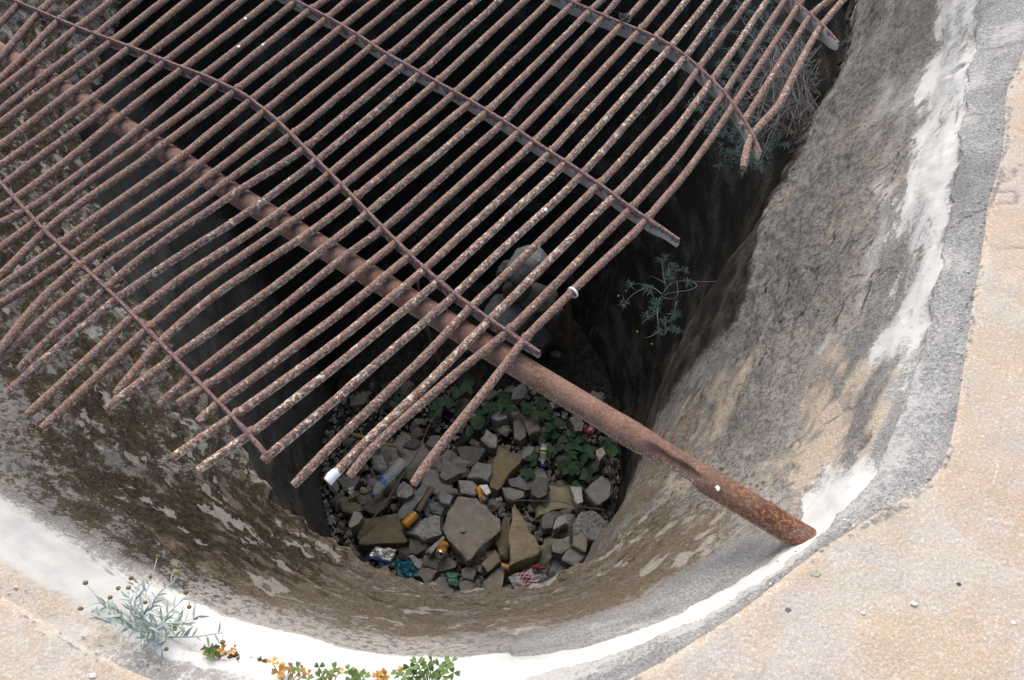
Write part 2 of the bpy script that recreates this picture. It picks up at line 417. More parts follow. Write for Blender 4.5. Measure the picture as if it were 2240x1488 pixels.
A["brown"] = np.clip((near * ss(Vc + 0.12 * n_a, 2.05, 2.26) * (0.74 + 0.30 * n_b + 0.30 * n_a + 0.45 * n_c) + left * ss(Vc + 0.2 * n_a, 1.95, 2.2) * (0.58 + 0.6 * n_b)) * (1 - ss(Vc, 3.05, 3.2) * 0.6) + b2(-80, -48, 10) * ss(Vc, 2.95, 3.6) * (0.5 + 0.4 * n_a), 0, 1)
A["moss"] = np.clip(left * ss(Vc + 0.2 * n_d, 1.85, 2.3) * (1 - ss(Vc, 3.05, 3.2)) * (0.50 + 0.55 * n_b + 0.75 * n_c + 0.35 * n_d + 0.2 * ss(-T2, 105, 130)) + near * ss(Vc, 2.1, 2.6) * (1 - ss(Vc, 3.0, 3.1)) * (0.18 + 1.0 * n_c + 0.3 * n_d), 0, 1)
A["deep_shade"] = np.clip(far * ss(Vc + 0.2 * n_a, 2.55, 3.05) * 0.95 + ss(Vc + 0.25 * n_a, 2.85, 3.5) * b2(-54, 400, 16) * 0.95 * (1 - ss(T2, 110, 165)) + b2(60, 158, 15) * ss(Vc, 2.2, 2.8), 0, 1)  # painted shade, ramped in down the far and right walls
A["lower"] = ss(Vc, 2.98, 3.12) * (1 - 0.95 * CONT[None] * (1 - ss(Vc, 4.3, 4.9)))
A["flake"] = np.where(inT, 0.55 * (1 - ss(np.abs(-Vc - 0.105 - 0.025 * n_d), 0.0015, 0.006)) * ss(n_b + 0.1, 0.0, 0.35), fl_raw * inU * np.clip(0.80 * near * ss(Vc, 2.05, 2.2) + 0.72 * left * ss(Vc, 2.1, 2.3) + right * 0.45 * ss(n_c, 0.1, 0.3), 0, 1))
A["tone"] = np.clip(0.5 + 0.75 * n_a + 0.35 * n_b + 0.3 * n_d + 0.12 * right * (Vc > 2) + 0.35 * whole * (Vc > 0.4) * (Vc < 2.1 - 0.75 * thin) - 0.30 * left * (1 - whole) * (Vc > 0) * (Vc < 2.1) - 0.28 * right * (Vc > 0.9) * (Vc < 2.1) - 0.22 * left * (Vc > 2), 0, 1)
crk = np.abs(fb(W, 2.2, 4, 0.6, 3.3)); crk2 = np.abs(fb(WS, 1.7, 4, 0.62, 61.0))
A["crack"] = np.clip((1 - ss(crk, 0.004, 0.014)) * ss(n_d, 0.12, 0.25) * (1 - left) + (1 - ss(crk2, 0.004, 0.014)) * ss(fb(W, 0.9, 2, 0.5, 14.0), 0.05, 0.2), 0, 1) * np.where(inT, 0.75, 1.0) * (1 - whole * (Vc > 0.4))
verts[..., 2] -= 0.004 * A["crack"] * inT
A["edge"] = np.where(inT, -Vc, 0)
pt = fb(Q, 4.5, 4, 0.65, 41.0); pt2 = fb(Q, 3.0, 4, 0.65, 19.0)
A["tan"] = np.where(inT, np.clip(0.45 + 0.9 * pt, 0, 1), A["tan"]); A["tone"] = np.where(inT, np.clip(0.5 + 1.2 * pt2, 0, 1), A["tone"])
def strip(name, i0, i1, mat, parent=None):
    n = i1 - i0 + 1
    vs = verts[i0:i1 + 1].reshape(-1, 3)
    a = np.arange(n - 1)[:, None] * NA + np.arange(NA)[None]
    b = np.arange(n - 1)[:, None] * NA + (np.arange(NA)[None] + 1) % NA
    fs = np.stack([a, b, b + NA, a + NA], -1).reshape(-1, 4)[:, ::-1]
    me = bpy.data.meshes.new(name)
    me.from_pydata(vs.tolist(), [], fs.tolist())
    me.materials.append(mat)
    me.polygons.foreach_set("use_smooth", [True] * len(me.polygons))
    for k_, arr in A.items():
        q = me.attributes.new(k_, 'FLOAT', 'POINT')
        q.data.foreach_set("value", np.ascontiguousarray(arr[i0:i1 + 1]).reshape(-1).astype(np.float32))
    me.update()
    return link(name, me, parent)
i0 = N_T; i1 = i0 + N_G; i2 = i1 + N_W; i3 = i2 + N_U
tag(strip("pavement", 0, i0, M_PAVE), "sandy worn cement surface round the mouth of the pit", kind="structure")
PIT = empty("pit_shaft", (0, 0, 0))
tag(PIT, "deep rendered concrete pit with flaking white plaster lip and stained walls", "pit")
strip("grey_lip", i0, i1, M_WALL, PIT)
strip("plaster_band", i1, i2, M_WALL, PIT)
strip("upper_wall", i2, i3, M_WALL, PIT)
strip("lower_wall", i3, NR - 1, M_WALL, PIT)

# ------------------------------------------------------------------ iron
def mat_rod():
    m = NT("rusty_rod", 0.8, 0.25)
    P = m.obj()
    paint = m.attr("paint", 'OBJECT')
    n1 = m.noise(P, 190, 3, 0.7); n2 = m.noise(P, 60, 3, 0.65); n3 = m.noise(m.mapv(P, loc=(4, 4, 4)), 120, 3, 0.7)
    c = m.mix(m.ramp(n1, 0.40, 0.60), m.mix(m.objinfo('Random'), (0.11, 0.06, 0.05), (0.15, 0.083, 0.06)), m.mix(m.objinfo('Random'), (0.29, 0.20, 0.175), (0.35, 0.24, 0.185)))
    c = m.mix(m.math('MULTIPLY', m.ramp(n2, 0.50, 0.64), 0.7), c, (0.27, 0.14, 0.09))
    geo = m.t.nodes.new("ShaderNodeNewGeometry")
    sep = m.t.nodes.new("ShaderNodeSeparateXYZ"); m.L(geo.outputs["Normal"], sep.inputs[0])
    side = m.ramp(sep.outputs[2], 0.65, 0.0)
    k = m.math('ADD', m.math('MULTIPLY', m.math('SUBTRACT', n3, 0.5), 1.15), m.math('MULTIPLY', m.math('SUBTRACT', n2, 0.5), 0.7))
    k = m.math('ADD', k, m.math('ADD', m.math('MULTIPLY', side, 0.16), paint))
    c = m.mix(m.ramp(k, 0.30, 0.40), c, m.mix(n1, (0.62, 0.50, 0.34), (0.66, 0.60, 0.50)))
    m.color(c)
    m.bump(m.math('ADD', n1, n3), 0.6, 0.003)
    return m.mat
def mat_flat():
    m = NT("rusty_flat", 0.8, 0.25)
    P = m.obj()
    paint = m.attr("paint", 'OBJECT')
    n1 = m.noise(P, 150, 3, 0.7); n2 = m.noise(P, 45, 4, 0.7)
    c = m.mix(m.ramp(n1, 0.40, 0.60), (0.125, 0.066, 0.062), (0.24, 0.165, 0.155))
    c = m.mix(m.math('MULTIPLY', m.ramp(n2, 0.50, 0.62), 0.8), c, (0.25, 0.125, 0.07))
    geo = m.t.nodes.new("ShaderNodeNewGeometry")
    sep = m.t.nodes.new("ShaderNodeSeparateXYZ"); m.L(geo.outputs["Normal"], sep.inputs[0])
    side = m.ramp(m.math('ABSOLUTE', sep.outputs[2]), 0.6, 0.3)
    low = m.attr("low")
    k = m.math('ADD', m.math('MULTIPLY', low, 0.55), m.math('ADD', m.math('MULTIPLY', m.math('SUBTRACT', n2, 0.5), 1.2), paint))
    c = m.mix(m.math('MULTIPLY', side, m.ramp(k, 0.42, 0.56)), c, m.mix(n1, (0.38, 0.345, 0.29), (0.52, 0.495, 0.45)))
    m.color(c)
    m.bump(n1, 0.5, 0.003)
    return m.mat
def mat_pipe():
    m = NT("rusty_pipe", 0.78, 0.25)
    P = m.obj()
    n1 = m.noise(P, 230, 3, 0.75); n2 = m.noise(P, 24, 4, 0.65); n3 = m.noise(m.mapv(P, loc=(3, 3, 3)), 120, 3, 0.7)
    fresh = m.attr("fresh")
    c = m.mix(m.ramp(n2, 0.38, 0.62), (0.155, 0.085, 0.062), (0.255, 0.155, 0.118))
    c = m.mix(m.math('MULTIPLY', m.ramp(n1, 0.52, 0.62), 0.75), c, (0.22, 0.17, 0.165))
    c = m.mix(m.math('MULTIPLY', m.ramp(n3, 0.52, 0.62), 0.8), c, (0.30, 0.16, 0.09))
    c = m.mix(m.math('MULTIPLY', fresh, m.ramp(n2, 0.35, 0.6)), c, m.mix(m.ramp(n3, 0.45, 0.6), (0.11, 0.045, 0.028), (0.29, 0.13, 0.055)))
    c = m.mix(m.math('MULTIPLY', m.ramp(m.math('ADD', n1, m.math('MULTIPLY', m.attr("pale"), 0.22)), 0.64, 0.70), 0.8), c, (0.60, 0.52, 0.40))
    m.color(c)
    m.bump(m.math('ADD', n1, n3), 0.5, 0.003)
    return m.mat
M_ROD, M_FLAT, M_PIPE = mat_rod(), mat_flat(), mat_pipe()
m_ = NT("dull_white_plaster_drop", 0.9); m_.color((0.78, 0.78, 0.75)); M_WHITE = m_.mat

PIPE_Z, PIPE_R, ROD_R = -0.090, 0.0275, 0.0096
GZ = PIPE_Z + PIPE_R + ROD_R
RODS = {
 -2: [(1845, 0), (1806, 44), (1792, 59), (1745, 149), (1724, 190), (1704, 234), (1663, 271), (1636, 305), (1630, 338), (1626, 368)],
 -1: [(1816, 0), (1785, 20), (1772, 34), (1633, 258), (1619, 277)],
 0: [(1755, 0), (1612, 220), (1565, 292), (1480, 404), (1398, 500), (1252, 637), (1137, 754), (1117, 785), (1100, 812), (950, 1000), (906, 1068)],
 1: [(1717, 0), (1592, 193), (1480, 346), (1373, 463), (1103, 734), (1011, 805), (791, 1000), (765, 1042)],
 2: [(1680, 0), (1555, 180), (1480, 282), (1337, 436), (1066, 704), (1025, 748), (944, 832), (842, 927), (774, 992), (718, 1053)],
 3: [(1638, 0), (1524, 156), (1480, 220), (1303, 412), (1027, 676), (998, 704), (930, 782), (740, 958), (643, 1062)],
 4: [(1592, 0), (1494, 132), (1266, 390), (991, 649), (740, 870), (583, 1001)],
 5: [(1551, 0), (1459, 112), (1229, 366), (960, 615), (740, 797), (556, 945), (433, 1029)],
 6: [(1502, 0), (1424, 95), (1198, 339), (930, 590), (740, 746), (522, 904), (378, 1001)],
 7: [(1456, 0), (1388, 80), (1161, 319), (899, 558), (740, 690), (492, 873), (434, 922)],
 8: [(1408, 0), (1351, 64), (1127, 299), (867, 530), (740, 632), (458, 843), (390, 883)],
 9: [(1351, 0), (1313, 45), (1093, 276), (838, 503), (740, 571), (577, 700), (434, 809), (390, 836), (343, 881)],
 10: [(1317, 0), (1057, 253), (804, 468), (577, 646), (394, 771), (326, 822), (230, 896)],
 11: [(1262, 0), (1023, 231), (770, 438), (692, 500), (475, 639), (360, 737), (305, 799), (251, 863)],
 12: [(1205, 0), (986, 212), (750, 409), (617, 500), (400, 652), (329, 714), (92, 938)],
 13: [(1150, 0), (950, 185), (723, 380), (563, 500), (400, 605), (299, 684), (61, 908)],
 14: [(1093, 0), (915, 166), (691, 355), (492, 500), (400, 557), (264, 647), (148, 744), (14, 861)],
 15: [(1042, 0), (879, 148), (663, 329), (400, 496), (275, 584), (231, 627), (161, 687), (91, 744), (34, 803)],
 16: [(991, 0), (845, 127), (633, 299), (372, 485), (214, 593), (41, 746), (-30, 812)],
 17: [(937, 0), (808, 107), (602, 275), (329, 484), (193, 573), (107, 650), (71, 689), (54, 718), (32, 746), (6, 782)],
 18: [(879, 0), (771, 87), (570, 251), (400, 388), (230, 504), (161, 559), (0, 666), (-40, 690)],
 19: [(821, 0), (740, 67), (540, 226), (400, 340), (170, 504), (138, 532), (0, 628), (-60, 668)],
 20: [(761, 0), (706, 48), (509, 204), (400, 286), (111, 494), (89, 514), (36, 569), (0, 603), (-40, 640)],
 21: [(711, 0), (669, 28), (472, 190), (400, 251), (223, 376), (93, 474), (0, 544), (-60, 585)],
 22: [(652, 0), (434, 173), (357, 240), (268, 310), (220, 345), (70, 456), (54, 465), (0, 490), (-60, 515)],
 23: [(594, 0), (400, 151), (250, 263), (155, 347), (48, 426), (0, 456), (-60, 490)],
 24: [(532, 0), (352, 143), (197, 263), (18, 395), (0, 412), (-60, 460)],
 25: [(480, 0), (315, 129), (138, 264), (0, 361), (-60, 405)],
 26: [(410, 0), (273, 114), (77, 261), (0, 320), (-60, 366)],
 27: [(361, 0), (236, 98), (9, 263), (-60, 315)],
 28: [(302, 0), (200, 86), (107, 155), (0, 245), (-60, 293)],
 29: [(245, 0), (161, 69), (0, 198), (-60, 246)],
 30: [(183, 0), (121, 52), (54, 121), (0, 173), (-60, 230)],
 31: [(113, 0), (79, 32), (54, 64), (0, 123), (-60, 188)],
 32: [(50, 0), (39, 12), (0, 50), (-60, 108)],
}
GRATE = empty("iron_grate", at(900, 400, GZ))
tag(GRATE, "rusted welded iron grate with loose bent bars lying over the pit", "grate")
def bent_rod(k, px):
    P = [at(x, y, GZ) for x, y in px]
    d = P[0] - P[1]; d /= np.linalg.norm(d)
    L = 1.3 if k >= 0 else 0.9
    P = [P[0] + d * L] + P
    p = densify(P, 0.022)
    p = smooth_path(p, 5)
    r_ = random.Random(k * 13 + 5)
    w = np.array([[mnoise.noise(Vector((t * 0.12, k * 3.7, 0))), mnoise.noise(Vector((t * 0.12, k * 3.7, 9)))] for t in range(len(p))])
    p[:, 0] += w[:, 0] * 0.0022; p[:, 2] += w[:, 1] * 0.003
    s = np.linspace(0, 1, len(p))
    if k in (0, 15, 17, 9): p[:, 2] += 0.02 * np.clip((s - 0.75) / 0.25, 0, 1) ** 2 * (1 if k in (0, 17) else -0.6)
    rad = ROD_R * (1 + 0.05 * np.array([mnoise.noise(Vector((t * 0.35, k * 1.7, 4))) for t in range(len(p))]))
    rad[-1] *= 0.86
    v, f = tube(p, rad, 12, 0.055, k)
    o = link("bar", mesh("bar", v, f, M_ROD, True, 60), GRATE)
    o["paint"] = [0.10, 0.14, 0.20, 0.16][k % 4] if k <= 16 else [0.02, 0.07, 0.05][k % 3]
    if k in (4, 5, 2): o["paint"] = 0.24
    return o, p
rod_paths = {}
for k, px in RODS.items():
    o, rod_paths[k] = bent_rod(k, px)

FLATS = [
 ([(-60, 330), (0, 398), (98, 504), (244, 640), (383, 782), (522, 924), (583, 994)], 0.0, 0.028),
 ([(-40, -38), (45, 5), (179, 61), (304, 107), (393, 143), (451, 164), (532, 202), (590, 246), (645, 299), (723, 377), (842, 500), (910, 568), (991, 638), (1079, 702), (1181, 769)], 0.05, 0.034),
 ([(560, -50), (666, 9), (728, 41), (780, 72), (842, 113), (916, 154), (998, 200), (1062, 237), (1123, 275), (1181, 315), (1249, 358), (1317, 404), (1385, 455), (1452, 499), (1486, 523)], 0.24, 0.040),
 ([(1140, -52), (1249, 0), (1317, 30), (1385, 58), (1440, 80), (1490, 111), (1517, 134), (1558, 171), (1589, 204), (1619, 244), (1650, 295), (1664, 332)], 0.34, 0.044),
 ([(1650, -80), (1738, 0), (1775, 31), (1806, 58), (1836, 92)], 0.42, 0.046),
]
for fi, (px, paint, hgt) in enumerate(FLATS):
    zt = GZ + ROD_R + 0.004
    p = smooth_path(densify([at(x, y, zt) for x, y in px], 0.012), 6)
    T = np.gradient(p, axis=0); T /= np.linalg.norm(T, axis=1)[:, None]
    N = np.stack([-T[:, 1], T[:, 0], np.zeros(len(p))], -1)
    thk = [0.0085, 0.0085, 0.0085, 0.008, 0.008][fi]
    V, F, low = [], [], []
    for i in range(len(p)):
        q = p[i]
        j = 0.0016 * mnoise.noise(Vector(q * 60)); j2 = 0.004 * mnoise.noise(Vector(q * 26)) + 0.002 * mnoise.noise(Vector(q * 90))
        h = hgt * (1 - 0.35 * max(0, 1 - (len(p) - 1 - i) / 6.0)) + j2
        ring_ = [(-thk / 2 - j, -0.002, 0), (-thk / 2 + 0.0015, 0.0, 0), (thk / 2 - 0.0015, 0.0 + j, 0), (thk / 2 + j, -0.002, 0), (thk / 2, -h * 0.5, 0.5), (thk / 2, -h, 1), (-thk / 2, -h, 1), (-thk / 2, -h * 0.5, 0.5)]
        for a, b, l in ring_:
            V.append(q + N[i] * a + np.array([0, 0, b])); low.append(l)
    n = 8
    for i in range(len(p) - 1):
        for j in range(n): F.append((i * n + j, i * n + (j + 1) % n, (i + 1) * n + (j + 1) % n, (i + 1) * n + j))
    F.append(tuple(range(n))[::-1]); F.append(tuple(range((len(p) - 1) * n, len(p) * n)))
    me = mesh("cross_strap", V, F, M_FLAT, True, 40)
    bm = bmesh.new(); bm.from_mesh(me); bmesh.ops.recalc_face_normals(bm, faces=bm.faces); bm.to_mesh(me); bm.free()
    me.set_sharp_from_angle(angle=math.radians(40))
    a_ = me.attributes.new("low", 'FLOAT', 'POINT'); a_.data.foreach_set("value", np.array(low, np.float32))
    o = link("cross_strap", me, GRATE); o["paint"] = paint
# weld collars where the bars pass the straps
def seg_hit(p, q):
    d = np.linalg.norm(p[:, None, :2] - q[None, :, :2], axis=2)
    i, j = np.unravel_index(np.argmin(d), d.shape)
    return (p[i], d[i, j])
me_w = None
for fi, (px, paint, hgt) in enumerate(FLATS):
    q = densify([at(x, y, GZ) for x, y in px], 0.01)
    for k, p in rod_paths.items():
        c, dist = seg_hit(p, q)
        if dist < 0.012:
            if me_w is None:
                vs, fs = [], []
                for i in range(5):
                    a = math.pi * i / 4
                    for j in range(10):
                        b = 2 * math.pi * j / 10
                        r = 0.0142 * (1 + 0.10 * math.sin(3 * b + i))
                        vs.append((math.cos(a) * 0.013, math.sin(a) ** 0.6 * math.cos(b) * r if 0 < i < 4 else 0.0096 * math.cos(b), math.sin(a) ** 0.6 * math.sin(b) * r if 0 < i < 4 else 0.0096 * math.sin(b)))
                for i in range(4):
                    for j in range(10): fs.append((i * 10 + j, i * 10 + (j + 1) % 10, i * 10 + 10 + (j + 1) % 10, i * 10 + 10 + j))
                me_w = mesh("weld", vs, fs, M_ROD)
            o = link("weld", me_w, GRATE, Vector(c) - GRATE.location)
            o.rotation_euler = (random.uniform(0, 6), 0, math.radians(54.5)); o["paint"] = 0.05
            o.scale = (0.8, random.uniform(0.82, 0.95), random.uniform(0.82, 0.95))

# pipe carrying the grate
pa, pb = at(-330, -86, PIPE_Z), at(1790, 1198, PIPE_Z - 0.005)
pb = pb + (pb - pa) / np.linalg.norm(pb - pa) * 0.12
Lp = np.linalg.norm(pb - pa); Tp = (pb - pa) / Lp
def along(px, py): return float(np.dot(at(px, py, PIPE_Z) - pa, Tp))
d0, d1 = along(1425, 970), along(1528, 1042)
Up = np.array([0, 0, 1.0]); Sd = np.cross(Tp, Up)          # Sd points towards the camera side or away
if Sd[1] > 0: Sd = -Sd
V, F, fresh, pale = [], [], [], []
ns, na = 420, 72
def sst(x, a, b):
    t = min(1, max(0, (x - a) / (b - a))); return t * t * (3 - 2 * t)
pa2 = pa - Tp * 0.35
for i in range(ns + 1):
    s = i / ns
    s = (1 - (1 - s) ** 1.5)
    t = -0.35 + (Lp + 0.35) * s
    c = pa + Tp * t
    din = sst(t, d0 - 0.02, d0 + 0.022) * (1 - sst(t, d1 - 0.012, d1 + 0.018))
    bul = math.exp(-((t - d0 + 0.05) / 0.05) ** 2) * 0.06 + math.exp(-((t - d1 - 0.035) / 0.03) ** 2) * 0.05
    for j in range(na):
        a = 2 * math.pi * j / na
        ca, sa = math.cos(a), math.sin(a)                   # ca: camera side, sa: up
        r = PIPE_R * (1 + bul) * (1 + 0.012 * mnoise.noise(Vector((t * 9, ca * 2, sa * 2))))
        qn = Vector((t * 60, ca * 3, sa * 3))
        r *= 1 + 0.012 * mnoise.noise(qn)
        # crushed stretch: narrower, folded in along the upper camera side
        ang = math.degrees(a)
        w_ = 66 + 5 * math.sin((t - d0) * 95) + 6 * mnoise.noise(Vector((t * 70, 3, 3)))
        a2 = ang if ang < 250 else ang - 360
        g = sst(a2, -22, 48) * (1 - sst(a2, w_ - 3, w_ + 7))
        r *= 1 - din * (0.17 + 0.46 * g) + din * 0.05 * mnoise.noise(Vector((t * 45, ang * 0.05, 1)))
        V.append(c + Sd * (ca * r) + Up * (sa * r) - Sd * (0.003 * din))
        fresh.append(sst(t, d1 - 0.02, Lp - 0.2) + 0.25 * sst(t, 0.6, d0)); pale.append(max(0, 0.5 - sa) if ca > 0 else 0)
for i in range(ns):
    for j in range(na): F.append((i * na + j, i * na + (j + 1) % na, (i + 1) * na + (j + 1) % na, (i + 1) * na + j))
F.append(tuple(range(na))); F.append(tuple(range(ns * na, ns * na + na))[::-1])
me = mesh("support_pipe", V, F, M_PIPE, True, 50)
for nme, arr in (("fresh", fresh), ("pale", pale)):
    a_ = me.attributes.new(nme, 'FLOAT', 'POINT'); a_.data.foreach_set("value", np.array(arr, np.float32))
bm = bmesh.new(); bm.from_mesh(me); bmesh.ops.recalc_face_normals(bm, faces=bm.faces); bm.to_mesh(me); bm.free()
PIPE = tag(link("support_pipe", me), "thick rusty steel pipe with a crushed stretch, spanning the pit under the grate", "pipe")

# plaster built up round the pipe end
def lump(name, c, s, seed, mat, amp=0.25, sub=3, parent=None, smooth=True, sharp=None, flat=None):
    bm = bmesh.new(); bmesh.ops.create_icosphere(bm, subdivisions=sub, radius=1.0)
    for v in bm.verts:
        n = mnoise.noise(v.co * 1.3 + Vector((seed * 3.1, seed, 0))) + 0.5 * mnoise.noise(v.co * 3.1 + Vector((seed, 0, 7))) + 0.25 * mnoise.noise(v.co * 7)
        v.co *= 1 + amp * n
        v.co = Vector((v.co.x * s[0], v.co.y * s[1], v.co.z * s[2]))
    me = bpy.data.meshes.new(name); bm.to_mesh(me); bm.free()
    me.materials.append(mat)
    if smooth:
        me.polygons.foreach_set("use_smooth", [True] * len(me.polygons))
        if sharp: me.set_sharp_from_angle(angle=math.radians(sharp))
    return link(name, me, parent, Vector(c) - (parent.location if parent else Vector()))

tie_c = at(1253, 640, GZ)
vs, fs = [], []
tor = MB()
for i in range(20):
    a = 2 * math.pi * i / 20
    c = Vector((0, math.cos(a) * 0.0135, math.sin(a) * 0.0135))
    for dx, dr in ((-0.003, 0), (0.003, 0), (0.003, 0.0015), (-0.003, 0.0015)):
        vs.append((dx, math.cos(a) * (0.0128 + dr), math.sin(a) * (0.0128 + dr)))
for i in range(20):
    for j in range(4): fs.append((i * 4 + j, i * 4 + (j + 1) % 4, ((i + 1) % 20) * 4 + (j + 1) % 4, ((i + 1) % 20) * 4 + j))
tor.add(vs, fs)
tor.add([(x, y, z) for x in (-0.005, 0.005) for y in (-0.006, 0.004) for z in (-0.024, -0.012)], [(0, 1, 3, 2), (4, 6, 7, 5), (0, 4, 5, 1), (2, 3, 7, 6), (0, 2, 6, 4), (1, 5, 7, 3)])
m_ = NT("white_plastic", 0.5); m_.color((0.78, 0.78, 0.76)); M_PLW = m_.mat
o = link("cable_tie", tor.me("cable_tie", M_PLW), None, tie_c); o.rotation_euler = (0.5, 0, math.radians(47))
tag(o, "white plastic tie looped round the last straight bar of the grate", "cable tie")
# pale paint left on a broken bar tip
tip = rod_paths[2]
v, f = tube([tip[-1] + (tip[-1] - tip[-2]) * 0.06, tip[-1] * 0.6 + tip[-2] * 0.4, tip[-2] * 1.0], [ROD_R * 0.98, ROD_R * 1.10, ROD_R * 1.02], 12, 0.35, 3)
o = link("paint_cap", mesh("paint_cap", v, f, M_WHITE, True, 50), GRATE)
# knot of dark wire
mb = MB()
wc = at(1367, 42, GZ + 0.012)
for i in range(9):
    r_ = random.Random(i)
    p = [wc + np.array([r_.uniform(-1, 1), r_.uniform(-1, 1), r_.uniform(-0.4, 0.8)]) * 0.022 for _ in range(5)]
    v, f = tube(smooth_path(densify(p, 0.004), 8), 0.0014, 5); mb.add(v, f)
m_ = NT("dark_wire", 0.5); m_.color((0.035, 0.045, 0.05)); M_WIRE = m_.mat
tag(link("wire_scrap", mb.me("wire_scrap", M_WIRE)), "small tangle of dark wire caught on the grate near the top edge", "wire")
# droppings and plaster specks on the iron
for i, (k, px, py) in enumerate([(22, 537, 41), (4, 1194, 459), (0, 1570, 1068), (5, 575, 98), (5, 522, 102)]):
    z = GZ + ROD_R * 0.95 if i != 2 else PIPE_Z + PIPE_R * 0.9
    o = lump("dropping", at(px, py, z), (0.0045, 0.0065, 0.002), i, M_WHITE, 0.3, 2)
    tag(o, ["white bird dropping on an upper left bar of the grate", "white bird dropping on a bar in the middle of the grate", "white fleck stuck on the pipe near its wall end", "small white dropping high on a left bar, right of its larger twin", "narrow white dropping on a left bar below its larger twin"][i], "dropping")

# ------------------------------------------------------------------ floor of the pit
FZ = -4.06
def mat_soil():
    m = NT("damp_rubble_soil", 0.95, 0.15)
    P = m.obj()
    n1 = m.noise(P, 18, 4, 0.7); n2 = m.noise(P, 60, 3, 0.7)
    c = m.mix(m.ramp(n1, 0.4, 0.6), (0.018, 0.016, 0.013), (0.048, 0.043, 0.037))
    c = m.mix(m.math('MULTIPLY', m.ramp(n2, 0.52, 0.62), 0.5), c, (0.10, 0.094, 0.083))
    m.color(c); m.bump(n2, 0.8, 0.02)
    return m.mat
def mat_stone():
    m = NT("rubble_stone", 0.9, 0.2)
    P = m.obj()
    col = m.objinfo("Color")
    n1 = m.noise(P, 14, 4, 0.65); n2 = m.noise(P, 55, 4, 0.7); n3 = m.noise(m.mapv(P, scale=(1, 4, 1), rot=(0, 0, 0.6)), 12, 3, 0.6)
    c = m.mix(m.ramp(n1, 0.35, 0.65), (0.80, 0.79, 0.78), (1.12, 1.10, 1.06))
    c = m.mix(1.0, c, col, 'MULTIPLY')
    st = m.attr("stain", 'OBJECT')
    c = m.mix(m.math('MULTIPLY', m.ramp(n3, 0.45, 0.62), st), c, (0.24, 0.165, 0.07))
    gr = m.attr("grit", 'OBJECT')
    c = m.mix(m.math('MULTIPLY', m.ramp(n2, 0.54, 0.60), gr), c, (0.07, 0.068, 0.065))
    c = m.mix(m.math('MULTIPLY', m.ramp(n2, 0.44, 0.38), m.math('MULTIPLY', gr, 0.7)), c, (0.5, 0.49, 0.46))
    m.color(c)
    m.bump(m.math('ADD', n1, m.math('MULTIPLY', n2, 0.8)), 0.55, 0.018)
    return m.mat
M_SOIL, M_STONE = mat_soil(), mat_stone()
gx = np.linspace(-1.8, 1.6, 90); gy = np.linspace(0.5, 4.4, 100)
G = np.stack(np.meshgrid(gx, gy, indexing='ij'), -1)
G3 = np.concatenate([G, np.full(G.shape[:2] + (1,), FZ)], -1)
def floor_h(x, y): return 0.10 * max(0.0, y - 2.5) ** 1.3
G3[..., 2] += 0.05 * fb(G3, 3.0, 3) + 0.03 * fb(G3, 11.0, 3, 0.6, 4.4) + 0.10 * np.clip(G3[..., 1] - 2.5, 0, 9) ** 1.3
ii = np.arange(89)[:, None] * 100 + np.arange(99)[None]
F = np.stack([ii, ii + 100, ii + 101, ii + 1], -1).reshape(-1, 4)
tag(link("pit_floor", mesh("pit_floor", G3.reshape(-1, 3), F, M_SOIL)), kind="structure")

GREY, WARM, TAN, DARK, OLIVE, PALE = (0.30, 0.295, 0.285), (0.31, 0.28, 0.25), (0.36, 0.31, 0.22), (0.17, 0.165, 0.16), (0.19, 0.165, 0.11), (0.50, 0.49, 0.47)
def slab(name, px, zt, th, col, seed, tilt=(0, 0), stain=0.0, grit=0.0, flare=0.06, mat=None, smooth=0):
    P = np.array([at(x, y, zt) for x, y in px])
    c = P.mean(0)
    out = []
    n = len(P)
    for i in range(n):
        a, b = P[i], P[(i + 1) % n]
        m_ = max(2, int(np.linalg.norm(b - a) / 0.022))
        for j in range(m_): out.append(a + (b - a) * j / m_)
    out = np.array(out)
    for _ in range(smooth): out = 0.6 * out + 0.2 * np.roll(out, 1, 0) + 0.2 * np.roll(out, -1, 0)
    m_ = len(out)
    lv = [(0.0, 0.0), (0.45, 0.0), (0.80, 0.0), (0.93, -0.002), (0.985, -0.009), (1.0 + flare * 0.6, -0.35 * th), (1.0 + flare, -0.7 * th), (0.93, -th)]
    V, F = [], []
    s = seed * 7.7
    for li, (k, dz) in enumerate(lv):
        for q in (out if li else out[:1]):
            p = c + (q - c) * k
            nn = Vector((p[0] * 14, p[1] * 14, s + li * 0.7)); n2 = Vector((p[0] * 40, p[1] * 40, s + li * 1.3))
            jit = 0.012 if li >= 4 else 0.006
            p = p + np.array([mnoise.noise(nn), mnoise.noise(nn + Vector((9, 9, 9))), 0]) * jit * 1.6
            z = zt + dz + (p[0] - c[0]) * tilt[0] + (p[1] - c[1]) * tilt[1]
            z += (0.007 * mnoise.noise(nn * 0.6) + 0.003 * mnoise.noise(n2)) * (1 if li < 5 else 2)
            V.append((p[0], p[1], z))
    for j in range(m_): F.append((0, 1 + j, 1 + (j + 1) % m_))
    for li in range(1, len(lv) - 1):
        b0, b1 = 1 + (li - 1) * m_, 1 + li * m_
        for j in range(m_): F.append((b0 + j, b1 + j, b1 + (j + 1) % m_, b0 + (j + 1) % m_))
    F.append(tuple(range(1 + (len(lv) - 2) * m_, 1 + (len(lv) - 1) * m_))[::-1])
    base = Vector((c[0], c[1], zt - th))
    V = [(x - base.x, y - base.y, z - base.z) for x, y, z in V]
    o = link(name, mesh(name, V, F, mat or M_STONE, True, 48), None, base)
    o.color = (*col, 1); o["stain"] = stain; o["grit"] = grit
    return o
Z0 = -3.97
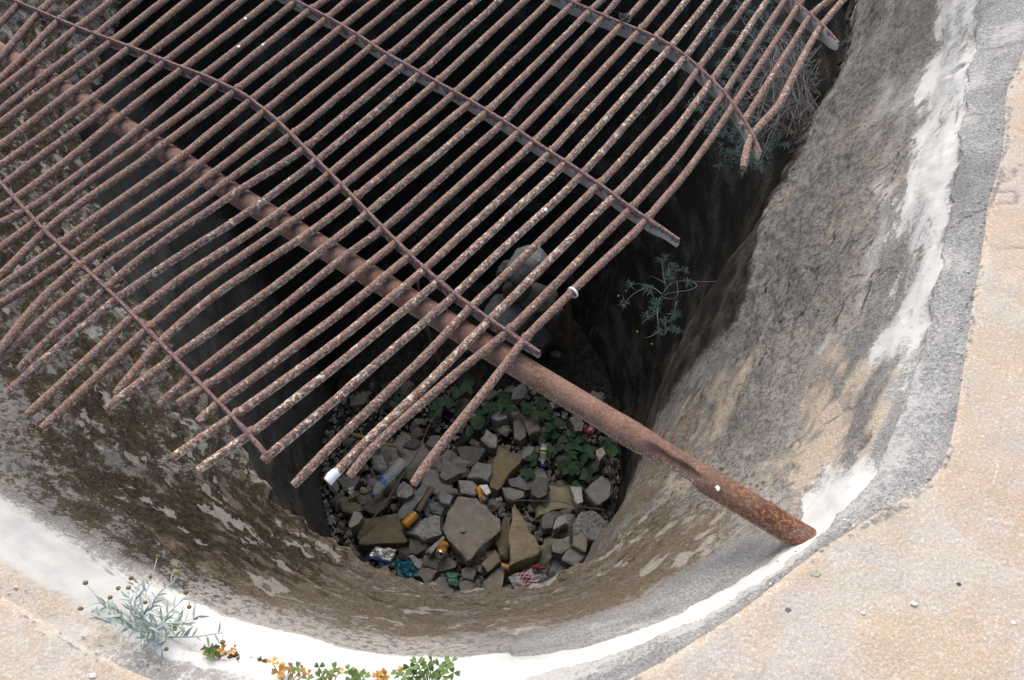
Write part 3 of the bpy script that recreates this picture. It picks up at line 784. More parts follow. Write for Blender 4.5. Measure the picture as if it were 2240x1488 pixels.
SL = [
 # name, label, polygon, level, thickness, colour, tilt, stain, grit
 ("stone_slab", "largest flat pinkish grey stone slab, pentagon shaped, in the middle of the pit floor", [(1001,1085),(1042,1085),(1066,1107),(1093,1137),(1092,1160),(1032,1222),(1020,1226),(1001,1208),(967,1156),(977,1130)], 3, .10, (0.34,0.305,0.27), (0.05,-0.05), .15, .1),
 ("stone_block", "tall wedge shaped buff stone standing right of the largest slab", [(1124,1097),(1140,1122),(1161,1164),(1185,1198),(1178,1214),(1117,1241),(1112,1195),(1119,1134)], 4, .22, TAN, (-0.12,-0.06), .45, .05),
 ("stone_slab", "dark brownish slab under the long twig at the left of the pit floor", [(797,1135),(868,1119),(878,1144),(892,1183),(885,1188),(816,1193),(784,1191),(781,1170),(784,1160)], 2, .10, OLIVE, (0.0,-0.1), .2, .1),
 ("plaster_chunk", "broken grey render fragment with speckled pale edge below the lettered orange can", [(908,1146),(929,1128),(966,1120),(964,1149),(966,1172),(947,1177),(927,1182),(914,1175),(890,1167),(892,1157)], 2, .06, (0.34,0.34,0.33), (0.05,-0.2), 0, .8),
 ("stone_slab", "long bluish grey stone sliver left of the brown plank", [(866,1135),(871,1115),(885,1095),(926,1061),(939,1065),(933,1084),(908,1110),(880,1136)], 2, .07, (0.25,0.265,0.265), (0.1,0.1), 0, .1),
 ("concrete_slab", "big pale concrete slab lying beneath the plastic bottle", [(842,985),(882,948),(926,972),(969,998),(971,1017),(958,1041),(1002,1076),(975,1082),(952,1083),(926,1062),(880,1048),(848,1030)], 0, .08, (0.30,0.28,0.26), (0.0,0.03), .05, .15),
 ("stone_slab", "triangular grey slab touching the big concrete slab's right edge", [(971,1004),(1021,1032),(974,1053),(961,1040)], 1, .06, (0.30,0.28,0.26), (0,0), .1, .1),
 ("stone_block", "long brown banded stone block, the brownest one, above the largest slab", [(1092,975),(1123,985),(1144,999),(1139,1014),(1110,1041),(1087,1078),(1072,1072),(1068,1056),(1075,1030),(1080,1000)], 2, .16, (0.28,0.23,0.16), (0.05,-0.12), .7, .05),
 ("rock", "angular grey rock leaning on the left of the brown banded block", [(1020,1041),(1044,1009),(1075,1015),(1076,1035),(1068,1051),(1046,1048)], 3, .09, GREY, (0.1,-0.1), 0, .15),
 ("stone_slab", "dark flat slab behind the angular grey rock", [(997,980),(1020,975),(1060,977),(1065,985),(1043,1014),(1027,1020),(1010,1008)], 1, .07, DARK, (0,0), 0, .1),
 ("stone_slab", "long bluish slab right of the brown banded block", [(1105,1046),(1126,1048),(1159,1020),(1189,1025),(1192,1033),(1162,1067),(1149,1070),(1120,1064)], 1, .08, (0.23,0.245,0.245), (0,-0.05), 0, .1),
 ("rock", "dark rounded rock below the leafy patch, beside the buff slab", [(1160,1061),(1173,1043),(1197,1044),(1202,1061),(1194,1083),(1178,1091),(1165,1083)], 3, .12, DARK, (0,0), 0, .2),
 ("rock", "blocky grey rock just above the tip of the wedge stone", [(1099,1067),(1113,1065),(1125,1069),(1149,1075),(1147,1086),(1123,1098),(1110,1090)], 2, .09, GREY, (0,-0.1), 0, .3),
 ("stone_slab", "yellowish buff flat slab with a white lump on its right end", [(1175,1088),(1200,1062),(1246,1061),(1262,1109),(1258,1115),(1222,1112),(1192,1125),(1172,1131),(1173,1105)], 1, .08, (0.37,0.33,0.23), (0,0), .3, .05),
 ("rock", "smooth light grey rock against the right wall of the pit", [(1278,1073),(1318,1036),(1336,1054),(1341,1080),(1312,1107),(1305,1106)], 2, .12, (0.32,0.31,0.30), (-0.1,-0.1), 0, .1),
 ("plaster_chunk", "small white plaster lump on the buff slab", [(1247,1061),(1272,1062),(1275,1080),(1275,1098),(1267,1103),(1257,1094),(1252,1073)], 4, .07, (0.58,0.56,0.55), (0,-0.2), 0, .2),
 ("boulder", "large gritty pebbly boulder at the right edge of the pit floor", [(1251,1148),(1272,1115),(1301,1117),(1331,1140),(1333,1164),(1285,1188),(1251,1170)], 3, .20, (0.27,0.265,0.26), (-0.05,-0.05), 0, .9),
 ("stone_slab", "left piece of the three cracked grey stones fitting together", [(1204,1190),(1213,1178),(1249,1175),(1249,1194),(1228,1214),(1207,1207)], 3, .10, (0.29,0.275,0.26), (0,0), 0, .1),
 ("stone_slab", "upper right piece of the three cracked grey stones fitting together", [(1251,1173),(1272,1165),(1284,1183),(1284,1208),(1273,1206),(1251,1193)], 4, .10, (0.32,0.30,0.27), (0.05,0), .1, .1),
 ("stone_slab", "lower piece of the three cracked grey stones fitting together", [(1251,1196),(1273,1209),(1284,1211),(1265,1238),(1230,1225),(1228,1217)], 3, .10, (0.28,0.275,0.265), (0,-0.1), 0, .1),
 ("rock", "small dark grey rock right of the wedge stone's point", [(1184,1133),(1194,1122),(1213,1125),(1213,1141),(1209,1154),(1188,1157)], 3, .09, (0.22,0.225,0.22), (0,0), 0, .1),
 ("rock", "small pale pointed stone between two dark ones near the gritty boulder", [(1222,1128),(1236,1127),(1244,1141),(1228,1149),(1210,1161),(1213,1140)], 4, .07, (0.40,0.41,0.41), (0,-0.1), 0, .1),
 ("stone_block", "narrow olive brown stone wedged between the largest slab and the wedge stone", [(1101,1133),(1118,1130),(1114,1185),(1110,1220),(1094,1217),(1083,1190)], 1, .12, OLIVE, (-0.1,0), .2, .05),
 ("stone_block", "small cube like brown stone below the largest slab", [(1054,1232),(1084,1204),(1096,1228),(1063,1249)], 3, .11, (0.28,0.25,0.20), (0.1,-0.1), .3, .1),
 ("stone_slab", "upright pale slab at the foot of the pit, left of the checkered bag", [(1063,1294),(1062,1272),(1086,1240),(1107,1241),(1097,1290),(1081,1300)], 2, .10, (0.30,0.28,0.25), (0,-0.1), .15, .1),
 ("concrete_slab", "flat grey slab above the checkered bag at the near rim of the floor", [(1178,1228),(1197,1219),(1226,1223),(1270,1241),(1272,1249),(1250,1280),(1200,1285),(1190,1246)], 0, .08, (0.25,0.26,0.255), (0,0), 0, .1),
 ("rock", "long dark rough rock below the can lying end on", [(924,1212),(942,1215),(987,1219),(1002,1232),(997,1243),(974,1248),(926,1236)], 1, .10, (0.21,0.20,0.19), (0,-0.1), .05, .4),
 ("stone_slab", "dark smooth slab left of the can lying end on", [(893,1178),(939,1180),(934,1198),(910,1214),(895,1209)], 1, .07, DARK, (0,0), 0, .1),
 ("stone_strip", "narrow light stone strip between the dark smooth slab and the end on can", [(935,1201),(971,1172),(975,1176),(940,1213)], 3, .04, (0.40,0.385,0.36), (0,0), 0, .1),
 ("rock", "small pale grey rock beside the teal plastic bag", [(893,1217),(903,1214),(921,1228),(921,1241),(914,1245),(902,1230)], 3, .07, (0.36,0.35,0.34), (0,0), 0, .3),
 ("rock", "brownish rock right of the teal plastic bag", [(911,1249),(924,1240),(960,1248),(943,1270),(931,1280),(916,1260)], 3, .10, (0.25,0.23,0.205), (0,-0.1), .1, .2),
 ("stone_slab", "grey slab half hidden by the near lip, left of the green wrapper", [(943,1277),(958,1264),(973,1264),(995,1293),(985,1305),(955,1300)], 2, .08, (0.24,0.24,0.235), (0,-0.1), 0, .1),
 ("rock", "small pale rectangular stone at the left wall of the pit floor", [(761,1149),(773,1120),(790,1122),(794,1130),(784,1148),(764,1156)], 4, .08, (0.38,0.36,0.33), (0,0), 0, .2),
 ("stone_slab", "dark olive stone behind the small rectangular one at the left wall", [(740,1095),(760,1085),(783,1105),(790,1118),(770,1124),(748,1120)], 2, .09, OLIVE, (0,0), .2, .1),
 ("stone_slab", "dark slab just below the blue cap of the bottle", [(790,1109),(822,1090),(850,1090),(845,1106),(822,1125),(812,1123)], 1, .08, (0.15,0.135,0.12), (0,0), .1, .1),
 ("plaster_chunk", "speckled grey white render lump right of the bottle label", [(866,1070),(882,1051),(903,1061),(905,1080),(890,1093),(868,1086)], 3, .07, (0.36,0.355,0.34), (0,-0.1), 0, .9),
 ("rock", "small pale angular stone right of the brown plank", [(956,1085),(966,1074),(990,1085),(982,1104),(964,1101)], 3, .07, (0.30,0.305,0.30), (0,-0.1), 0, .1),
 ("plaster_chunk", "white crusted grey block between the concrete slab and the spotted can", [(1003,1049),(1035,1054),(1042,1070),(1039,1083),(1008,1078)], 3, .08, (0.37,0.365,0.35), (0,-0.1), 0, .5),
 ("stone_slab", "dark bluish stone below the small pale angular one", [(937,1104),(960,1096),(977,1111),(961,1128),(945,1122)], 2, .07, (0.19,0.205,0.205), (0,0), 0, .1),
 ("rock", "dull grey rock tucked at the left wall above the bottle cap", [(735,1046),(772,1038),(789,1046),(777,1067),(755,1072)], 1, .09, (0.21,0.205,0.195), (0,0), 0, .3),
 ("stone_slab", "broad brown slab lying under the neck of the bottle", [(777,1086),(813,1055),(848,1078),(842,1094),(790,1103)], 0, .07, (0.21,0.185,0.145), (0,0), .15, .1),
 ("rock", "small peaked grey stone among leaves above the concrete slab", [(930,973),(943,951),(964,954),(958,975),(945,980)], 1, .09, (0.24,0.235,0.225), (0,0), 0, .1),
 ("rock", "whitest rock in the leafy patch near the middle of the pit", [(1072,904),(1084,896),(1109,904),(1112,914),(1091,922),(1075,917)], 2, .10, PALE, (0,0), 0, .3),
 ("rock", "upright grey stone left of the whitest rock", [(1044,912),(1057,899),(1072,909),(1065,927),(1049,941),(1042,933)], 1, .10, (0.24,0.235,0.23), (0,0), 0, .1),
 ("rock", "brownish rock ringed by leaves below the pipe", [(1139,911),(1165,899),(1178,915),(1183,941),(1159,951),(1149,928)], 2, .12, (0.28,0.255,0.22), (0,0), .2, .2),
 ("rock", "mottled pinkish rock left of the leaf ringed one", [(1123,922),(1139,912),(1152,944),(1151,957),(1139,964),(1125,957)], 1, .10, (0.28,0.25,0.225), (0,0), .15, .2),
 ("rock", "pair of joined white grey stones below the upright grey one", [(1051,961),(1065,940),(1088,956),(1086,978),(1072,978)], 2, .09, (0.40,0.39,0.37), (0,0), 0, .4),
 ("rock", "small white stone among leaves by the right wall", [(1304,985),(1318,977),(1325,993),(1310,1011)], 3, .07, PALE, (0,0), 0, .2),
 ("rock", "tan stone half hidden by leaves under the pipe's lower edge", [(1244,914),(1262,906),(1278,928),(1272,944),(1259,943)], 2, .10, (0.28,0.26,0.22), (0,0), .2, .2),
 ("rock", "dark rock under the gritty boulder's left shoulder", [(1205,1160),(1240,1158),(1250,1172),(1230,1178),(1210,1176)], 1, .08, (0.24,0.21,0.14), (0,0), .4, .1),
 ("rock", "round grey stone at the near lip beside the upright pale slab", [(1000,1278),(1018,1268),(1034,1278),(1030,1296),(1008,1300)], 1, .10, (0.25,0.245,0.235), (0,0), 0, .3),
 ("rock", "brownish stone between the long rough rock and the cube like one", [(1008,1246),(1026,1238),(1042,1250),(1034,1266),(1012,1264)], 1, .10, (0.22,0.215,0.20), (0,0), .1, .2),
 ("rock", "dull stone wedged under the wedge stone's lower right corner", [(1182,1216),(1203,1205),(1210,1216),(1196,1230)], 1, .08, (0.24,0.225,0.195), (0,0), .1, .2),
]
for i, (nm, lb, poly, lvl, th, col, tilt, stain, grit) in enumerate(SL):
    zt = Z0 + 0.045 * lvl
    yc = at(*np.mean(poly, 0), zt)[1]
    zt += floor_h(0, yc)
    o = slab(nm, poly, zt, th + 0.04 * lvl, col, i + 1, tilt, stain, grit, smooth=3 if nm in ("boulder",) else 0)
    tag(o, lb, "stone" if "stone" in nm else ("plaster" if "plaster" in nm else ("slab" if "slab" in nm else "rock")), "stones dumped on the pit floor")
# snail shell on the largest slab
o = lump("snail_shell", at(1013, 1160, Z0 + 0.045 * 3 + 0.012), (0.018, 0.018, 0.011), 5, M_STONE, 0.12, 2)
o.color = (0.45, 0.40, 0.32, 1); o["stain"] = 0.0; o["grit"] = 0.0
tag(o, "small round buff pebble resting on the largest slab", "pebble"); o.name = "pebble"

# loose small rubble: a few shapes, many stones
kinds = []
for i in range(7):
    bm = bmesh.new(); bmesh.ops.create_icosphere(bm, subdivisions=1, radius=1.0)
    for v in bm.verts:
        v.co *= 1 + 0.42 * mnoise.noise(v.co * 1.1 + Vector((i * 5.3, 0, 0))); v.co.z *= 0.62
    bmesh.ops.convex_hull(bm, input=bm.verts)
    me = bpy.data.meshes.new("rubble_stone"); bm.to_mesh(me); bm.free(); me.materials.append(M_STONE); kinds.append(me)
def R5at(x, y):
    a = math.atan2(y - C0[1], x - C0[0]); return np.interp(a, TH, R5)
rr = random.Random(21); cnt = 0
WHERE = [(lambda x, y: y > 1195 and x < 1110, "small rubble stone among the fine rubble by the near lip"), (lambda x, y: x < 900, "small rubble stone on the left side of the pit floor"), (lambda x, y: x > 1190, "small rubble stone on the right side of the pit floor"), (lambda x, y: y < 960, "small rubble stone under the brambles in the middle of the pit"), (lambda x, y: True, "small rubble stone round the largest slabs in the middle of the pit floor")]
while cnt < 290:
    px, py = rr.uniform(720, 1350), rr.uniform(850, 1330)
    if cnt >= 210: px, py = rr.uniform(900, 1110), rr.uniform(1195, 1310)
    p = at(px, py, FZ + 0.06)
    if math.hypot(p[0] - C0[0], p[1] - C0[1]) > R5at(p[0], p[1]) - 0.03: continue
    o = bpy.data.objects.new("rubble_stone", rr.choice(kinds)); COL.objects.link(o)
    s = rr.choice([rr.uniform(0.03, 0.055), rr.uniform(0.05, 0.10)])
    if cnt >= 210: s = rr.uniform(0.02, 0.05)
    o.location = (p[0], p[1], FZ + 0.05 + floor_h(0, p[1]) + s * 0.35 + rr.uniform(0, 0.04)); o.scale = (s, s * rr.uniform(0.6, 1.0), s)
    o.rotation_euler = (rr.uniform(-0.6, 0.6), rr.uniform(-0.6, 0.6), rr.uniform(0, 6.28))
    b = rr.uniform(0.13, 0.36); o.color = (b * rr.uniform(1.0, 1.1), b, b * rr.uniform(0.82, 0.98), 1); o["stain"] = rr.choice([0, 0, 0.3]); o["grit"] = rr.choice([0.1, 0.4])
    lb_ = next(t for f_, t in WHERE if f_(px, py))
    tag(o, lb_, "stone", lb_.replace("stone", "stones", 1))
    cnt += 1
# finer gravel: nobody could count it
mb = MB(); rg = random.Random(5)
ov = [(1, 0, 0), (-1, 0, 0), (0, 1, 0), (0, -1, 0), (0, 0, 1), (0, 0, -1)]; of = [(0, 2, 4), (2, 1, 4), (1, 3, 4), (3, 0, 4), (2, 0, 5), (1, 2, 5), (3, 1, 5), (0, 3, 5)]
for i in range(5200):
    px, py = rg.uniform(700, 1360), 1330 - 470 * rg.random() ** 1.2; p = at(px, py, FZ + 0.03); s = rg.uniform(0.007, 0.03) ** 1.0
    if math.hypot(p[0] - C0[0], p[1] - C0[1]) > R5at(p[0], p[1]) + 0.02: continue
    zz = FZ + 0.03 + floor_h(0, p[1]) + rg.uniform(-.01, .03); a = rg.uniform(0, 6.28); ca, sa = math.cos(a), math.sin(a)
    V_ = []
    for q in ov:
        k1, k2, k3 = rg.uniform(.6, 1.3), rg.uniform(.5, 1.2), rg.uniform(.4, .9)
        x_, y_ = q[0] * k1 + rg.uniform(-.3, .3), q[1] * k2 + rg.uniform(-.3, .3)
        V_.append((p[0] + s * (ca * x_ - sa * y_), p[1] + s * (sa * x_ + ca * y_), zz + s * q[2] * k3))
    mb.add(V_, of)
gm = NT("gravel", 0.9, 0.2); vr = gm.t.nodes.new("ShaderNodeTexVoronoi"); vr.inputs["Scale"].default_value = 28; gm.L(gm.obj(), vr.inputs["Vector"])
sepc = gm.t.nodes.new("ShaderNodeSeparateColor"); gm.L(vr.outputs["Color"], sepc.inputs[0])
gm.color(gm.mix(sepc.outputs[0], (0.15, 0.14, 0.125), (0.36, 0.34, 0.31)))
tag(link("gravel", mb.me("gravel", gm.mat, False)), "fine grey gravel and crumbs between the stones on the pit floor", "gravel", kind="stuff")

# stack of rough stones standing against the far side
YS = 3.42
def stack_stone(px, py, wpx, hpx, y, seed, col, label, rot=0.0, dep=0.8, stain=0.0):
    c = at_y(px, py, y); sc = np.linalg.norm(c - np.array([0, 0, CAM_H])) / FPX
    bm = bmesh.new(); bmesh.ops.create_icosphere(bm, subdivisions=4, radius=1.0)
    pl = [Vector((random.Random(seed * 31 + i).uniform(-1, 1), random.Random(seed * 37 + i).uniform(-1, 1), random.Random(seed * 41 + i).uniform(-1, 1))).normalized() for i in range(16)]
    for v in bm.verts:
        k = 1.0
        for i, q in enumerate(pl):
            d = v.co.dot(q)
            if d > 0.62: k = min(k, (0.74 + 0.012 * i) / d)
        v.co = v.co * k * 1.12 * (1 + 0.05 * mnoise.noise(v.co * 4 + Vector((seed, 0, 0))) + 0.03 * mnoise.noise(v.co * 11))
        v.co = Vector((v.co.x * wpx * sc / 2, v.co.y * wpx * sc / 2 * dep, v.co.z * hpx * sc / 2 * 1.25))
    me = bpy.data.meshes.new("stacked_stone"); bm.to_mesh(me); bm.free(); me.materials.append(M_STONE)
    me.polygons.foreach_set("use_smooth", [True] * len(me.polygons)); me.set_sharp_from_angle(angle=math.radians(28))
    o = link("stacked_stone", me, None, c); o.rotation_euler = (0.15, rot, random.Random(seed).uniform(0, 3) * 0.15)
    o.color = (*col, 1); o["stain"] = stain; o["grit"] = 0.25
    tag(o, label, "stone", "stones stacked at the back of the pit")
stack_stone(1150, 582, 88, 92, 3.40, 1, (0.46, 0.46, 0.45), "palest stone topping the stack at the back of the pit", 0.5)
stack_stone(1108, 596, 46, 56, 3.52, 2, (0.28, 0.28, 0.27), "small grey stone behind the left side of the stack's palest top stone")
stack_stone(1130, 632, 62, 52, 3.45, 3, (0.24, 0.225, 0.195), "brownish stone directly under the stack's palest top stone", 0.1, stain=0.2)
stack_stone(1178, 652, 78, 48, 3.44, 4, (0.27, 0.25, 0.21), "buff stone on the right of the stack, second course", -0.2, stain=0.2)
stack_stone(1118, 688, 124, 62, 3.42, 5, (0.27, 0.275, 0.27), "broad bluish stone on the left of the stack, middle course", 0.15)
stack_stone(1214, 700, 44, 70, 3.46, 6, (0.25, 0.235, 0.205), "upright stone on the right end of the stack, middle course", 0.1)
stack_stone(1178, 742, 70, 62, 3.40, 7, (0.25, 0.26, 0.255), "rounded grey stone low in the stack beneath the broad one", 0.1)
stack_stone(1120, 756, 80, 60, 3.46, 12, (0.19, 0.19, 0.185), "dark stone low in the stack, hidden behind the pipe", 0.0)
stack_stone(1205, 792, 66, 56, 3.36, 8, (0.25, 0.235, 0.20), "buff stone at the foot of the stack on the right", -0.2, stain=0.15)
stack_stone(1150, 812, 84, 66, 3.36, 9, (0.18, 0.175, 0.165), "dark stone at the foot of the stack just below the pipe", 0.1)
stack_stone(1100, 828, 70, 56, 3.30, 10, (0.20, 0.195, 0.185), "grey stone at the foot of the stack on the left", 0.2)

# ------------------------------------------------------------------ wood and stalks
def mat_plain(name, col, rough=0.8, spec=0.3, var=0.25, scale=30):
    m = NT(name, rough, spec); P = m.obj(); n = m.noise(P, scale, 3, 0.65)
    m.color(m.mix(n, tuple(c * (1 - var) for c in col), tuple(c * (1 + var) for c in col))); return m.mat
M_WOOD = mat_plain("grey_wood", (0.15, 0.12, 0.085)); M_STALK = mat_plain("dry_stalk", (0.27, 0.22, 0.13)); M_TWIG = mat_plain("twig_bark", (0.17, 0.135, 0.11))
def stick(name, pts, r0, r1, mat, label, cat="stick"):
    p = smooth_path(densify(pts, 0.03), 4); n = len(p)
    w = np.array([[mnoise.noise(Vector((i * 0.2, j, r0 * 900))) for j in (0, 5, 9)] for i in range(n)]) * 0.012
    v, f = tube(p + w, np.linspace(r0, r1, n), 8, 0.08)
    base = Vector(p[0]); v = [tuple(Vector(q) - base) for q in v]
    return tag(link(name, mesh(name, v, f, mat), None, base), label, cat)
stick("wooden_pole", [at_y(1253, 815, 3.14), at_y(1247, 740, 3.20), at_y(1240, 645, 3.28)], 0.028, 0.022, M_WOOD, "straight grey wooden pole standing right of the stone stack", "pole")
stick("branch", [at_y(978, 842, 3.05), at_y(958, 790, 3.12), at_y(938, 735, 3.2), at_y(918, 640, 3.35), at_y(912, 610, 3.4)], 0.020, 0.012, M_WOOD, "thin branch leaning behind the grate left of the stone stack", "branch")
stick("twig", [at(782, 1172, Z0 + .13), at(822, 1128, Z0 + .16), at(880, 1045, Z0 + .20), at(915, 985, Z0 + .2), at(945, 920, Z0 + .22), at(985, 860, Z0 + .25)], 0.006, 0.004, M_TWIG, "long thin dry twig lying across the bottle and the dark brownish slab", "twig")
stick("twig", [at(1128, 1096, Z0 + .16), at(1200, 1094, Z0 + .17), at(1262, 1106, Z0 + .17), at(1322, 1114, Z0 + .2)], 0.004, 0.003, M_TWIG, "thin dark twig lying across the yellowish buff slab", "twig")
stick("plank", [at(947, 1066, Z0 + .14), at(930, 1094, Z0 + .14), at(914, 1121, Z0 + .14)], 0.018, 0.022, mat_plain("brown_plank", (0.19, 0.15, 0.095), scale=60), "short round brown wood piece pointing at the lettered orange can", "wood")
stick("stem", [at(957, 1248, Z0 + .2), at(962, 1222, Z0 + .26), at(966, 1216, Z0 + .3)], 0.003, 0.002, M_TWIG, "very short thin stem below the can lying end on", "stem")
for i, (dx, lab) in enumerate([(0, "tallest dry stalk standing against the right wall"), (6, "bent dry stalk beside the tallest one at the right wall"), (-5, "thin short dry stalk left of the tallest one at the right wall")]):
    stick("dry_stalk", [at(1338 + dx * 0.5, 1150 - 12 * i, Z0), at(1342 + dx, 1090, Z0 + .35), at(1338 + dx, 1030, Z0 + .6), at(1328 + dx * 2, 985 + i * 8, Z0 + .75)], 0.005, 0.003, M_STALK, lab, "stalk")
stick("twig", [at(748, 1040, Z0 + .1), at(752, 1000, Z0 + .3), at(760, 960, Z0 + .45)], 0.006, 0.003, M_STALK, "upright straw coloured stalk at the left wall behind the grate bars", "stalk")
stick("yellow_strip", [at(772, 950, Z0 + .15), at(820, 962, Z0 + .15), at(868, 976, Z0 + .14)], 0.016, 0.010, mat_plain("dry_leaf", (0.30, 0.22, 0.09)), "long dry yellow brown leaf behind two grate bars", "leaf")

# ------------------------------------------------------------------ litter
def lathe(prof, n=24):
    V, F = [], []
    for r, z in prof:
        for j in range(n): V.append((r * math.cos(2 * math.pi * j / n), r * math.sin(2 * math.pi * j / n), z))
    for i in range(len(prof) - 1):
        for j in range(n): F.append((i * n + j, i * n + (j + 1) % n, (i + 1) * n + (j + 1) % n, (i + 1) * n + j))
    return V, F
m_ = NT("clear_plastic", 0.12, 0.5); m_.color((0.80, 0.86, 0.88)); m_.b.inputs["Transmission Weight"].default_value = 0.0
m_.b.inputs["Alpha"].default_value = 0.26; m_.bump(m_.noise(m_.obj(), 30, 2), 0.5, 0.006); M_CLEAR = m_.mat
M_BLUE = mat_plain("blue_label", (0.035, 0.15, 0.36), 0.4, 0.5); M_CAP = mat_plain("blue_cap", (0.02, 0.04, 0.35), 0.4, 0.5)
M_ORANGE = mat_plain("orange_can_print", (0.62, 0.26, 0.03), 0.35, 0.5, 0.12, 25); M_ALU = mat_plain("can_aluminium", (0.62, 0.63, 0.65), 0.3, 0.6, 0.08)
M_ALU.node_tree.nodes["Principled BSDF"].inputs["Metallic"].default_value = 0.7
M_GRNPRINT = mat_plain("dark_green_print", (0.015, 0.07, 0.06), 0.4, 0.5); M_WPRINT = mat_plain("white_print", (0.75, 0.76, 0.76), 0.4, 0.5); M_DARKHOLE = mat_plain("dark_hole", (0.008, 0.008, 0.008), 0.9)
M_YELPRINT = mat_plain("yellow_print", (0.7, 0.5, 0.03), 0.4, 0.5); M_REDPRINT = mat_plain("red_print", (0.30, 0.025, 0.03), 0.35, 0.5)
def decal(u0, u1, z0, z1, r, n=5):                              # patch wrapped on a cylinder, u in degrees
    V, F = [], []
    for i in range(n + 1):
        a = math.radians(u0 + (u1 - u0) * i / n)
        V += [(r * math.cos(a), r * math.sin(a), z0), (r * math.cos(a), r * math.sin(a), z1)]
    for i in range(n): F.append((2 * i, 2 * i + 2, 2 * i + 3, 2 * i + 1))
    return V, F
def place(root, axis_from, axis_to, roll=0.0):
    a, b = Vector(axis_from), Vector(axis_to)
    q = (b - a).to_track_quat('Z', 'Y')
    root.location = a
    root.rotation_mode = 'QUATERNION'
    from mathutils import Quaternion
    root.rotation_quaternion = q @ Quaternion((0, 0, 1), roll)
def child(name, v, f, mat, root, sharp=40):
    o = bpy.data.objects.new(name, mesh(name, v, f, mat, True, sharp)); COL.objects.link(o); o.parent = root; return o

# large bottle: z runs from base to cap, 0.33 long
B = empty("plastic_bottle"); zb = Z0 + 0.15
place(B, at(882, 1009, zb), at(818, 1080, zb - 0.01), 0.0)
tag(B, "clear plastic water bottle with blue label and blue cap, lying on the concrete slab", "bottle")
R_ = 0.043
prof = [(0.012, 0.008), (0.034, 0.0), (R_, 0.012)] + [(R_ * (0.955 if i % 2 else 1.0), 0.02 + i * 0.011) for i in range(15)] + [(R_, 0.19), (R_, 0.225), (R_ * 0.96, 0.245), (R_ * 0.78, 0.275), (0.020, 0.300), (0.0125, 0.310), (0.0125, 0.322)]
v, f = lathe(prof, 28); child("body", v, f, M_CLEAR, B)
v, f = lathe([(R_ + 0.0012, 0.185), (R_ + 0.0016, 0.187), (R_ + 0.0016, 0.222), (R_ + 0.0012, 0.224)], 28); lab = child("label_band", v, f, M_BLUE, B)
for i in range(4):
    v, f = decal(-65, 60 - 14 * (i % 2), 0.190 + i * 0.0078, 0.1935 + i * 0.0078, R_ + 0.0024, 10)
    child("print_line", v, f, M_WPRINT, lab)
for i in range(7):
    v, f = decal(-14, 14 - 6 * (i % 2), 0.030 + i * 0.021, 0.042 + i * 0.021, R_ + 0.0012, 5); child("raised_letter", v, f, mat_plain("milky_plastic", (0.42, 0.48, 0.55), 0.3) if i == 0 else bpy.data.materials["milky_plastic"], B)
v, f = lathe([(0.0, 0.333), (0.012, 0.333), (0.0155, 0.330), (0.0155, 0.313), (0.0135, 0.312)], 18); child("cap", v, f, M_CAP, B)

